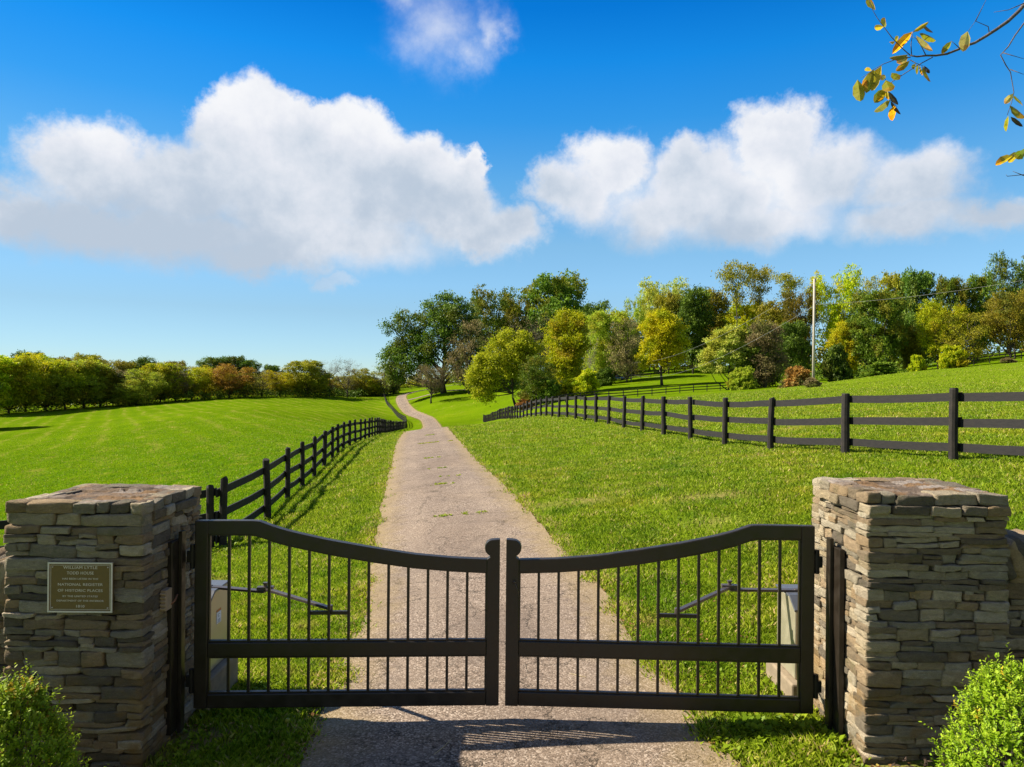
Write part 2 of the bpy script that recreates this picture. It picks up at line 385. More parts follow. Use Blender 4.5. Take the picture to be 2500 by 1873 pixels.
# ------------------------------------------------------------------ terrain height (thin-plate spline through surveyed ground points)
GP = [  # (photo x, photo y, metres away) read off the photograph, turned into ground points
 (1082, 1177, 15.1), (1138, 1362, 9.1), (1051, 1100, 24), (1041, 1070, 31), (1041, 1046, 43),
 (1052, 1052, 70), (1055, 1044.5, 105), (1054, 1035.5, 122), (1044, 1024.6, 145), (1026, 1017.4, 160), (1000, 1006.6, 175), (985, 988.5, 195), (978, 970.4, 220), (985, 964, 238),
 (522, 1350, 11.7), (643, 1281, 14.1), (695, 1228, 16.5), (762, 1166, 21.2), (810, 1123, 26.2), (840, 1096, 31.7), (865, 1082, 37), (904, 1067, 45), (917, 1061, 50),
 (941, 1059, 62), (960, 1055, 80), (975, 1050, 98), (985, 1048, 110), (994, 1047, 122), (992, 1031, 140), (974, 1021, 165), (948, 990, 200), (943, 981, 218), (943, 964, 240),
 (0, 1008, 170), (200, 996, 185), (400, 981, 200), (700, 963, 230), (880, 955, 262), (-250, 1015, 150),
 (0, 1100, 60), (0, 1250, 25), (350, 1150, 33), (600, 1050, 60), (600, 1000, 105), (876, 1006, 150), (250, 1040, 95), (0, 1050, 110), (300, 1004, 160), (760, 1000, 150), (820, 1040, 75), (-300, 1150, 45),
 (14, 1455, 11), (-300, 1500, 9.5), (-300, 1300, 18),
 (2328, 1133, 12.5), (2058, 1116, 14.75), (1872, 1099.7, 17), (1689, 1069, 21.5), (1574, 1055.7, 26), (1493, 1037, 30.5), (1436, 1029.5, 35), (1392, 1021.5, 39.5), (1355, 1018, 44), (1328, 1018, 48.5), (1294, 1018, 55), (1261, 1023, 66), (1180, 1031, 127),
 (1150, 1042, 52), (1090, 1046, 47), (1400, 1120, 20), (1300, 1200, 13.5), (1700, 1180, 12), (1500, 1300, 9.5), (2450, 1200, 9), (2700, 1150, 10.5),
 (1987, 946.5, 58), (2500, 885, 75), (2191, 912, 65), (2700, 872, 72), (1750, 968, 46), (1620, 985, 42), (2000, 1000, 30), (2400, 1000, 20), (2400, 930, 50), (1860, 985, 34), (2700, 920, 40),
 (1380, 982, 95), (1500, 972, 105), (1824, 946, 118), (1650, 959, 112), (1640, 932, 150), (1640, 918, 175), (1450, 952, 145), (1450, 938, 180),
 (1150, 985, 165), (1150, 1020, 135), (1150, 955, 195), (1300, 962, 150), (1053, 980, 180), (1085, 954, 200),
 (2200, 914, 98), (2500, 882, 108), (1850, 946, 112), (2350, 898, 102), (2050, 936, 98), (2500, 862, 150), (2200, 900, 160),
 (1500, 900, 330), (2200, 880, 330), (1000, 940, 330), (500, 948, 330), (0, 960, 330), (3200, 850, 150), (3200, 840, 330), (-900, 960, 330), (-900, 1000, 160),
]
GPW = [at(*p) for p in GP]
GPW += [Vector(p) for p in ((0, 4.4, 0), (0.05, 2.5, 0), (-2.4, 4.2, -0.06), (2.4, 4.0, 0.04), (0, 6.5, 0), (-2.6, 7.5, -0.25), (2.6, 7.0, 0.12), (5, 5, 0.5), (-5.5, 5, -0.35), (-4, 9.5, -0.5), (-1.2, 2.5, -0.02),
                            (0, -6, 0), (6, -6, 0.3), (-6, -6, -0.3), (-30, -20, -2), (30, -20, 1.0), (8, 0, .6), (-8, 0, -.6),
                            (-700, 900, -6), (0, 900, 0), (700, 900, 8), (-700, 0, -8), (700, 0, 8))]
_P = np.array([(p.x, p.y) for p in GPW]); _Z = np.array([p.z for p in GPW])
def _warp(P):
    """compress distances so the spline is even in the near lawn and in the far fields"""
    P = np.asarray(P, dtype=float); r = np.hypot(P[:, 0], P[:, 1]) + 1e-9
    s = 12 * np.log1p(r / 12) / r
    return P * s[:, None]
def _k(d2): return np.where(d2 > 1e-12, 0.5 * d2 * np.log(np.maximum(d2, 1e-12)), 0)
_Pw = _warp(_P); n_ = len(_Pw)
_A = _k(((_Pw[:, None] - _Pw[None]) ** 2).sum(-1)) + np.eye(n_) * 0.6
_B = np.c_[np.ones(n_), _Pw]
_sol = np.linalg.solve(np.block([[_A, _B], [_B.T, np.zeros((3, 3))]]), np.r_[_Z, 0, 0, 0])
def gz(x, y):
    x = np.atleast_1d(np.asarray(x, float)); y = np.atleast_1d(np.asarray(y, float)); out = np.empty(len(x))
    for i in range(0, len(x), 20000):
        P = _warp(np.c_[x[i:i + 20000], y[i:i + 20000]])
        out[i:i + 20000] = _k(((P[:, None] - _Pw[None]) ** 2).sum(-1)) @ _sol[:n_] + np.c_[np.ones(len(P)), P] @ _sol[n_:]
    return out
def gz1(x, y): return float(gz([x], [y])[0])
_err = gz(_P[:, 0], _P[:, 1]) - _Z
print('terrain residual max', np.abs(_err).max(), GP[int(np.abs(_err[:len(GP)]).argmax())])

# ------------------------------------------------------------------ drive centre line
def curve_through(P, step):
    """Catmull-Rom through points, resampled; returns array"""
    P = [np.array(p, float) for p in P]; P = [2 * P[0] - P[1]] + P + [2 * P[-1] - P[-2]]; out = []
    for i in range(1, len(P) - 2):
        a, b, c, d = P[i - 1:i + 3]; L = np.linalg.norm(c - b); k = max(2, int(L / step))
        for t in np.arange(k) / k:
            out.append(0.5 * (2 * b + (c - a) * t + (2 * a - 5 * b + 4 * c - d) * t * t + (3 * b - a - 3 * c + d) * t ** 3))
    out.append(P[-2]); return np.array(out)
RC = [(0.12, -8, 2.7), (0.05, 2.0, 2.60), (0.05, 3.98, 2.5), (-0.13, 5.4, 2.40), (-0.23, 7.1, 2.38), (-0.57, 9.1, 2.4), (-1.47, 15.1, 2.4), (-2.76, 24, 2.4), (-3.74, 31, 2.45), (-5.17, 43, 2.5), (-8.0, 70, 2.7),
      (-11.8, 105, 2.9), (-13.8, 122, 2.9), (-17.2, 145, 2.9), (-20.7, 160, 2.9), (-25.2, 175, 2.9), (-29.8, 195, 3.0), (-34.3, 220, 3.1), (-35.5, 236, 3.2), (-31, 244, 3.2), (-22, 247, 3.2), (-8, 247, 3.0), (10, 244, 2.8)]
road = curve_through(RC, 0.5)
def road_dist(x, y):
    """distance to the centre line and the half width there"""
    x = np.asarray(x, float); y = np.asarray(y, float); d = np.full(len(x), 1e9); hw = np.full(len(x), 1.3)
    R = road[::2]
    for i in range(0, len(x), 20000):
        q = (x[i:i + 20000, None] - R[None, :, 0]) ** 2 + (y[i:i + 20000, None] - R[None, :, 1]) ** 2
        j = q.argmin(1); d[i:i + 20000] = np.sqrt(q[np.arange(len(j)), j]); hw[i:i + 20000] = R[j, 2] / 2
    return d, hw

def graded(a0, a1, fine, s0, g):
    v = list(np.arange(fine[0], fine[1], s0)); s = s0; x = v[-1]
    while x < a1: s *= g; x += s; v.append(x)
    s = s0; x = v[0]
    while x > a0: s *= g; x -= s; v.insert(0, x)
    return np.array(v)
xs = graded(-900, 900, (-10, 9), 0.2, 1.035); ys = graded(-40, 1500, (0, 20), 0.2, 1.028)
GX, GY = np.meshgrid(xs, ys); gxf, gyf = GX.ravel(), GY.ravel()
gzf = gz(gxf, gyf)
bumps = np.array([0.035 * mnoise.noise(Vector((a * 0.9, b * 0.9, 3))) + 0.10 * mnoise.noise(Vector((a * 0.17, b * 0.17, 7))) for a, b in zip(gxf, gyf)])
rd, hw = road_dist(gxf, gyf)
off = np.clip((rd - hw) / 1.5, 0, 1)
near = np.clip((np.hypot(gxf, gyf - 4) - 3) / 6, 0.1, 1)
gzf = gzf + bumps * off * near - 0.06 * np.clip(1 - (rd - hw + 0.15) / 0.1, 0, 1) * (gyf < 60)
nx_, ny_ = len(xs), len(ys)
ii = (np.arange(ny_ - 1)[:, None] * nx_ + np.arange(nx_ - 1)[None]).ravel()
GF = np.c_[ii, ii + 1, ii + 1 + nx_, ii + nx_]
ground = npmesh('ground', np.c_[gxf, gyf, gzf], GF, ground_mat(), smooth=True)
tag(ground, kind='structure')
def vattr(o, name, arr):
    a = o.data.attributes.new(name, 'FLOAT', 'POINT'); a.data.foreach_set('value', np.asarray(arr, dtype=np.float32))
vattr(ground, 'verge', np.clip(1 - (rd - hw) / (0.28 + 0.004 * gyf), 0, 1) * (gyf < 260))
lx = np.where(gyf < 14, -4.9, -2.9 - 0.145 * gyf)
vattr(ground, 'lawn', np.clip((gxf - lx) / 1.5, 0, 1) * np.clip((90 - gyf) / 30, 0, 1))
vattr(ground, 'mow', np.clip((lx - 1.5 - gxf) / 2, 0, 1) * np.clip((gyf - 8) / 10, 0, 1))
bare = np.exp(-(((gxf + 2.0) / 0.75) ** 2 + ((gyf - 4.35) / 0.35) ** 2)) * 1.0 + np.exp(-(((gxf - 2.05) / 0.4) ** 2 + ((gyf - 4.1) / 0.55) ** 2)) \
     + np.exp(-(((gxf - 2.0) / 0.45) ** 2 + ((gyf - 5.3) / 0.4) ** 2)) + np.exp(-(((gxf + 2.2) / 0.5) ** 2 + ((gyf - 3.7) / 0.6) ** 2))
for (bx, by, sx, sy, k_) in ((1.2, 11.8, .8, .4, 1.0), (3.1, 11.0, .8, .35, 1.0), (1.9, 12.3, .5, .3, .6), (2.9, 9.6, .5, .25, .5), (5.2, 15.5, 1.6, .35, .6), (4.9, 18.0, 1.5, .4, .5), (12, 22, 5, .8, .5), (7, 27, 3.0, .9, .5)):
    bare = bare + k_ * np.exp(-(((gxf - bx) / sx) ** 2 + ((gyf - by) / sy) ** 2))
vattr(ground, 'bare', np.clip(bare, 0, 1))
def ground_z(x, y):
    """the built ground, by bilinear look-up in the grid"""
    x = np.atleast_1d(x); y = np.atleast_1d(y)
    i = np.clip(np.searchsorted(xs, x) - 1, 0, nx_ - 2); j = np.clip(np.searchsorted(ys, y) - 1, 0, ny_ - 2)
    Z = gzf.reshape(ny_, nx_); tx = (x - xs[i]) / (xs[i + 1] - xs[i]); ty = (y - ys[j]) / (ys[j + 1] - ys[j])
    return (Z[j, i] * (1 - tx) + Z[j, i + 1] * tx) * (1 - ty) + (Z[j + 1, i] * (1 - tx) + Z[j + 1, i + 1] * tx) * ty
def g1(x, y): return float(ground_z([x], [y])[0])
def onground(px, D):
    p = at(px, 936, D); return Vector((p.x, p.y, g1(p.x, p.y)))

ROADM = road_mat()
def ribbon(name, C, lift0, lift1, seed, nu=9):
    T = np.gradient(C[:, :2], axis=0); T /= np.linalg.norm(T, axis=1)[:, None]; N = np.c_[T[:, 1], -T[:, 0]]
    V = []; E = []
    for i in range(len(C)):
        D = max(C[i, 1], 0)
        for k in range(nu):
            t = -1 + 2 * k / (nu - 1); j = 1.0
            if abs(t) == 1: j = 1 + 0.045 * mnoise.noise(Vector((C[i, 0] * 1.3, C[i, 1] * 1.3, seed + t * 9))) + 0.03 * mnoise.noise(Vector((C[i, 0] * 5, C[i, 1] * 5, seed + t * 5)))
            w = C[i, 2] / 2 * t * j
            V.append((C[i, 0] + N[i, 0] * w, C[i, 1] + N[i, 1] * w)); E.append(abs(t))
    V = np.array(V); z = gz(V[:, 0], V[:, 1]); lift = lift0 + (lift1 - lift0) * np.clip(V[:, 1] / 150, 0, 1)
    z = np.maximum(z + lift, ground_z(V[:, 0], V[:, 1]) + lift * 0.6)
    k = np.arange(len(C) - 1)[:, None] * nu + np.arange(nu - 1)[None]; k = k.ravel()
    o = npmesh(name, np.c_[V, z], np.c_[k, k + 1, k + 1 + nu, k + nu], ROADM, smooth=True)
    vattr(o, 'edge', E); return tag(o, kind='structure')
near_road = curve_through(RC, 0.15)
ribbon('driveway', near_road[near_road[:, 1] < 300], 0.012, 0.07, 1.0)
spur = curve_through([(-30.5, 205, 2.2), (-26, 203, 2.4), (-19, 200, 2.4), (-12, 199, 2.2)], 0.5)
ribbon('side_lane', spur, 0.05, 0.08, 4.0)

# ------------------------------------------------------------------ dry-stone masonry
def stone_template():
    t = np.array([-1, -0.86, -0.45, 0.0, 0.45, 0.86, 1.0]); n = len(t); idx = {}; V = []; Fc = []
    def vid(a, b, c):
        k = (a, b, c)
        if k not in idx: idx[k] = len(V); V.append((t[a], t[b], t[c]))
        return idx[k]
    for ax in range(3):
        for side in (0, n - 1):
            for i in range(n - 1):
                for j in range(n - 1):
                    def q(a, b):
                        k = [0, 0, 0]; k[ax] = side; k[(ax + 1) % 3] = a; k[(ax + 2) % 3] = b; return vid(*k)
                    f = [q(i, j), q(i + 1, j), q(i + 1, j + 1), q(i, j + 1)]
                    Fc.append(f if side else f[::-1])
    return np.array(V), np.array(Fc)
ST_V, ST_F = stone_template()
class Stones:
    def __init__(s): s.V = []; s.F = []; s.T = []; s.n = 0
    def add(s, c, h, tint, seed, rot=0.0, amp=0.005, rr=0.19, rot_y=0.0):
        c = np.array(c, float); h = np.array(h, float) / 2; r = min(h) * rr
        p = ST_V * h; inner = np.clip(p, -(h - r), h - r); d = p - inner; L = np.linalg.norm(d, axis=1)[:, None]
        p = np.where(L > 1e-9, inner + d / np.maximum(L, 1e-9) * r, p)
        R = np.random.default_rng(seed)
        for _ in range(3):                     # a few chips: shear planes
            nv = R.normal(size=3); nv /= np.linalg.norm(nv); lim = np.abs(nv) @ h * R.uniform(0.80, 0.98)
            dd = p @ nv; p = p - np.maximum(dd - lim, 0)[:, None] * nv
        ws = p + c
        for f_, a_ in ((11, amp * 1.2), (27, amp * 0.8), (60, amp * 0.45)):
            ph = R.uniform(0, 6.28, (3, 3)); K = R.normal(size=(3, 3)) * f_
            p = p + a_ * np.sin(ws @ K.T + ph[0]) * np.cos(ws @ K[::-1].T * 0.7 + ph[1])
        if rot: ca, sa = math.cos(rot), math.sin(rot); p = np.c_[p[:, 0] * ca - p[:, 1] * sa, p[:, 0] * sa + p[:, 1] * ca, p[:, 2]]
        if rot_y: ca, sa = math.cos(rot_y), math.sin(rot_y); p = np.c_[p[:, 0] * ca + p[:, 2] * sa, p[:, 1], -p[:, 0] * sa + p[:, 2] * ca]
        s.V.append(p + c); s.F.append(ST_F + s.n); s.T.append(np.tile(tint, (len(ST_F), 1))); s.n += len(ST_V)
    def build(s, name, m, parent):
        V = np.concatenate(s.V); V = V - np.array(parent.location)
        return npmesh(name, V, np.concatenate(s.F), m, parent, smooth=True, tint=np.concatenate(s.T))
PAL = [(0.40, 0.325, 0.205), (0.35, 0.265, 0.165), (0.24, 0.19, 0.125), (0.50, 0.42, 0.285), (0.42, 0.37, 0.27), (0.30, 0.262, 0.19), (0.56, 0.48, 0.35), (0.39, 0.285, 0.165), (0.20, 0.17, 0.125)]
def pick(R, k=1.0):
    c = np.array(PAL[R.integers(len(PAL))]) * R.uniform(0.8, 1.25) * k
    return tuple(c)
def masonry(st, axis, a0, a1, face, sgn, z0, z1, R, k=1.0, depth=0.13, cap=None, zfun=None):
    """one face of coursed rubble. axis 'x' runs along x with its face at y=face looking sgn*y, 'y' the reverse."""
    z = z0
    while z < z1 - 0.012:
        h = R.choice([0.026, 0.037, 0.047, 0.058, 0.072, 0.095], p=[.19, .25, .22, .18, .11, .05])
        if cap:
            rem = z1 - z
            if rem < 0.066: h = rem
            elif rem < 0.125: h = rem - 0.062
            elif rem - h < 0.125: h = rem - 0.118 if rem - 0.118 > 0.02 else rem - 0.062
        elif z + h > z1 - 0.02: h = z1 - z
        a = a0; proud0 = (cap[1] if cap and 0.1 < z1 - z <= 0.125 else 0.0)
        while a < a1 - 1e-3:
            w = R.uniform(0.07, 0.30) if h > 0.045 else R.uniform(0.09, 0.38)
            if a1 - (a + w) < 0.07: w = a1 - a
            def put(aa, ww, zz, hh):
                pr = R.uniform(-0.006, 0.009) + proud0; g = 0.0022
                mid = aa + ww / 2; cz = zz + hh / 2
                cz += 0.013 * mnoise.noise(Vector((mid * 3.1, zz * 7, face)))
                dd = depth; off = face + sgn * pr - sgn * dd / 2
                # corner stones run on past the corner a touch
                lo = aa - (0.008 if aa <= a0 + 1e-6 else 0); hi = aa + ww + (0.008 if aa + ww >= a1 - 1e-6 else 0); mid = (lo + hi) / 2; ww2 = hi - lo
                if axis == 'x': st.add((mid, off, cz), (ww2 - g, dd, hh - g * 0.6), pick(R, k), int(R.integers(1e9)), rot=R.normal() * 0.012, rot_y=R.normal() * 0.010)
                else: st.add((off, mid, cz), (dd, ww2 - g, hh - g * 0.6), pick(R, k), int(R.integers(1e9)), rot=R.normal() * 0.012)
            if h >= 0.056 and R.random() < 0.35 and not (cap and z1 - z <= 0.2):
                s_ = R.uniform(0.35, 0.65); w1 = w * R.uniform(0.4, 1.0)
                put(a, w, z, h * s_)
                if w1 < w * 0.8 and w - w1 > 0.06: put(a, w1, z + h * s_, h * (1 - s_)); put(a + w1, w - w1, z + h * s_, h * (1 - s_))
                else: put(a, w, z + h * s_, h * (1 - s_))
            else: put(a, w, z, h)
            a += w
        z += h
MORTAR = plain_mat('dark_joint', (0.09, 0.075, 0.05), 0.95, 0, 20, 0.5, 0.003, 0.1)
STONE = stone_mat('rubble_stone'); STONET = stone_mat('flagstone', True)
def pillar(x0, x1, y0, y1, zb, zt, label, seed, k):
    R = np.random.default_rng(seed)
    root = empty('stone_pillar', ((x0 + x1) / 2, (y0 + y1) / 2, zb), label, 'gate pillar', 'stone gate pillars')
    core = MB().box(((x0 + x1) / 2, (y0 + y1) / 2, (zb + zt) / 2 - 0.06), (x1 - x0 - 0.07, y1 - y0 - 0.07, zt - zb - 0.06))
    core.build('core', MORTAR, root)
    st = Stones()
    zz = zb - 0.12; cap = (0.068, 0.022)
    masonry(st, 'x', x0, x1, y0, -1, zz, zt, R, k, cap=cap)
    masonry(st, 'x', x0, x1, y1, 1, zz, zt, R, k, cap=cap)
    masonry(st, 'y', y0 + 0.11, y1 - 0.11, x0, -1, zz, zt, R, k, cap=cap)
    masonry(st, 'y', y0 + 0.11, y1 - 0.11, x1, 1, zz, zt, R, k, cap=cap)
    st.build('shaft', STONE, root)
    # ragged flagstone top: stepped layers
    n = 90; X = np.linspace(x0 + 0.012, x1 - 0.012, n); Y = np.linspace(y0 + 0.012, y1 - 0.012, n); V = []; 
    for b in Y:
        for a in X:
            wx = a + 0.03 * mnoise.noise(Vector((a * 9, b * 9, seed))); wy = b + 0.03 * mnoise.noise(Vector((a * 9, b * 9, seed + 5)))
            cell = mnoise.cell(Vector((wx * 6.5, wy * 8.5, seed))); cell2 = mnoise.noise(Vector((a * 4, b * 4, seed + 2)))
            lay = round((cell * 0.6 + cell2) * 5) / 5
            e = min(a - x0, x1 - a, b - y0, y1 - b)
            z = zt - 0.004 + 0.016 * lay + 0.005 * mnoise.noise(Vector((a * 40, b * 40, seed)))
            if e < 0.05: z = min(z, zt + 0.004) - 0.02 * max(0, 1 - e / 0.03)
            V.append((a, b, z))
    k_ = (np.arange(n - 1)[:, None] * n + np.arange(n - 1)[None]).ravel()
    V = np.array(V) - np.array(root.location)
    R2 = np.random.default_rng(seed + 3); cx_ = V[:, 0][k_]; cy_ = V[:, 1][k_]
    base = np.array([(0.27, 0.205, 0.15), (0.34, 0.27, 0.21), (0.20, 0.15, 0.11), (0.42, 0.36, 0.31), (0.30, 0.19, 0.10)])
    cid = np.array([int(abs(mnoise.cell(Vector(((a + root.location.x + 0.03 * mnoise.noise(Vector((a * 9, b * 9, seed)))) * 6.5, (b + root.location.y) * 8.5, seed)))) * 977) % 5 for a, b in zip(cx_, cy_)])
    npmesh('cap', V, np.c_[k_, k_ + 1, k_ + 1 + n, k_ + n], STONET, root, smooth=False, tint=base[cid])
    return root
PLX0, PLX1, PY0, PY1, PLZ = -2.845, -2.075, 4.0, 4.74, 1.455
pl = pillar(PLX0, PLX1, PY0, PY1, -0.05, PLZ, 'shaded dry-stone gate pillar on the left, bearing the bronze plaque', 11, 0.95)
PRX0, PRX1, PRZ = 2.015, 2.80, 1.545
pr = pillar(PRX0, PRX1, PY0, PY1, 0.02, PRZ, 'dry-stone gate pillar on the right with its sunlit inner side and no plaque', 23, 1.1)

def low_wall(xa, xb, zt, label, seed, k):
    R = np.random.default_rng(seed); y0, y1 = 4.22, 4.62; zb = g1((xa + xb) / 2, 4.4)
    root = empty('stone_wall', ((xa + xb) / 2, 4.42, zb), label, 'stone wall', 'dry-stone walls beside the pillars')
    MB().box(((xa + xb) / 2, 4.42, (zb + zt) / 2 - 0.12), (xb - xa, 0.34, zt - zb - 0.1)).build('core', MORTAR, root)
    st = Stones()
    masonry(st, 'x', xa, xb, y0, -1, zb - 0.3, zt - 0.16, R, k); masonry(st, 'x', xa, xb, y1, 1, zb - 0.3, zt - 0.16, R, k)
    st.build('courses', STONE, root)
    st = Stones(); x = xa; dirn = 1 if xa > 0 else -1
    while x < xb:
        w = R.uniform(0.04, 0.085)
        st.add((x + w / 2, 4.42 + R.normal() * 0.01, zt - 0.09 + R.normal() * 0.012), (w, 0.42, 0.22 + R.normal() * 0.02), pick(R, k * 1.15), int(R.integers(1e9)), rot_y=-dirn * R.uniform(0.25, 0.5), amp=0.008, rr=0.5)
        x += w * 0.98
    st.build('coping', STONE, root)
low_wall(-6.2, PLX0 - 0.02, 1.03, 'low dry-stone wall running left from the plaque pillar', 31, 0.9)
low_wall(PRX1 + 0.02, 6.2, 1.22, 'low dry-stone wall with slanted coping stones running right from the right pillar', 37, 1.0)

# ------------------------------------------------------------------ plaque
def text_mesh(name, body, size, mat_, cx, y, z, parent, extr=0.0012, width=None):
    cu = bpy.data.curves.new(name, 'FONT'); cu.body = body; cu.size = size; cu.align_x = 'CENTER'; cu.align_y = 'CENTER'; cu.extrude = extr; cu.space_character = 1.08
    o = bpy.data.objects.new(name + '_tmp', cu); COL.objects.link(o)
    dg = bpy.context.evaluated_depsgraph_get(); dg.update()
    me = bpy.data.meshes.new_from_object(o.evaluated_get(dg)); me.name = name
    COL.objects.unlink(o); bpy.data.objects.remove(o)
    V = np.empty(len(me.vertices) * 3); me.vertices.foreach_get('co', V); V = V.reshape(-1, 3)
    if width: V[:, 0] *= width / (V[:, 0].max() - V[:, 0].min())
    V = np.c_[V[:, 0] + cx, y - V[:, 2], V[:, 1] + z]
    return me, V
def plaque():
    y = 3.965; s = y / F
    x0, x1 = (120 - CX) * s, (278 - CX) * s; z1 = 2.15 - (1376 - 929.5) * s; z0 = 2.15 - (1498 - 929.5) * s
    cx, cz = (x0 + x1) / 2, (z0 + z1) / 2; w, h = x1 - x0, z1 - z0
    root = empty('plaque', (cx, y, cz), 'bronze plaque with silver border and lettering fixed to the left pillar', 'plaque')
    MB().box((cx, y + 0.012, cz), (w, 0.014, h)).build('plate', PLAQ, root, bevel=0.002)
    b = MB(); t = 0.008
    for (c, d) in (((cx, cz + h / 2 - t / 2), (w, t)), ((cx, cz - h / 2 + t / 2), (w, t)), ((cx - w / 2 + t / 2, cz), (t, h - 2 * t)), ((cx + w / 2 - t / 2, cz), (t, h - 2 * t))):
        b.box((c[0], y + 0.006, c[1]), (d[0], 0.012, d[1]))
    i_ = 0.016; t = 0.0016
    for (c, d) in (((cx, cz + h / 2 - i_), (w - 2 * i_, t)), ((cx, cz - h / 2 + i_), (w - 2 * i_, t)), ((cx - w / 2 + i_, cz), (t, h - 2 * i_)), ((cx + w / 2 - i_, cz), (t, h - 2 * i_))):
        b.box((c[0], y + 0.0045, c[1]), (d[0], 0.002, d[1]))
    b.build('border', SILV, root)
    L = [('WILLIAM LYTLE', 0.023, 0.90, 0.19), ('TODD HOUSE', 0.023, 0.79, 0.15), ('HAS BEEN LISTED IN THE', 0.0135, 0.675, 0.20), ('NATIONAL REGISTER', 0.0205, 0.56, 0.25), ('OF HISTORIC PLACES', 0.0205, 0.44, 0.25),
         ('BY THE UNITED STATES', 0.0135, 0.325, 0.195), ('DEPARTMENT OF THE INTERIOR', 0.0135, 0.235, 0.262), ('1810', 0.020, 0.125, 0.045)]
    Vs = []; Fs = []; nb = 0
    for body, sz, fz, wd in L:
        me, V = text_mesh('lettering', body, sz, None, cx, y + 0.0045, z0 + h * (fz - 0.005), root, 0.001, wd)
        for p in me.polygons: Fs.append([i + nb for i in p.vertices])
        Vs.append(V); nb += len(V); bpy.data.meshes.remove(me)
    V = np.concatenate(Vs); mb = MB(); mb.v = [tuple(v) for v in V]; mb.f = [tuple(f) for f in Fs]
    mb.build('lettering', SILV, root)
    for dx in (-1, 1):
        for dz in (-1, 1):
            b = MB(); c = (cx + dx * (w / 2 - 0.026), y + 0.001, cz + dz * (h / 2 - 0.026))
            b.tube([(c[0], c[1] + 0.006, c[2]), (c[0], c[1], c[2]), (c[0], c[1] - 0.002, c[2])], [0.0035, 0.0035, 0.002], 8)
            b.build('screw', SILV, root, smooth=True)
plaque()

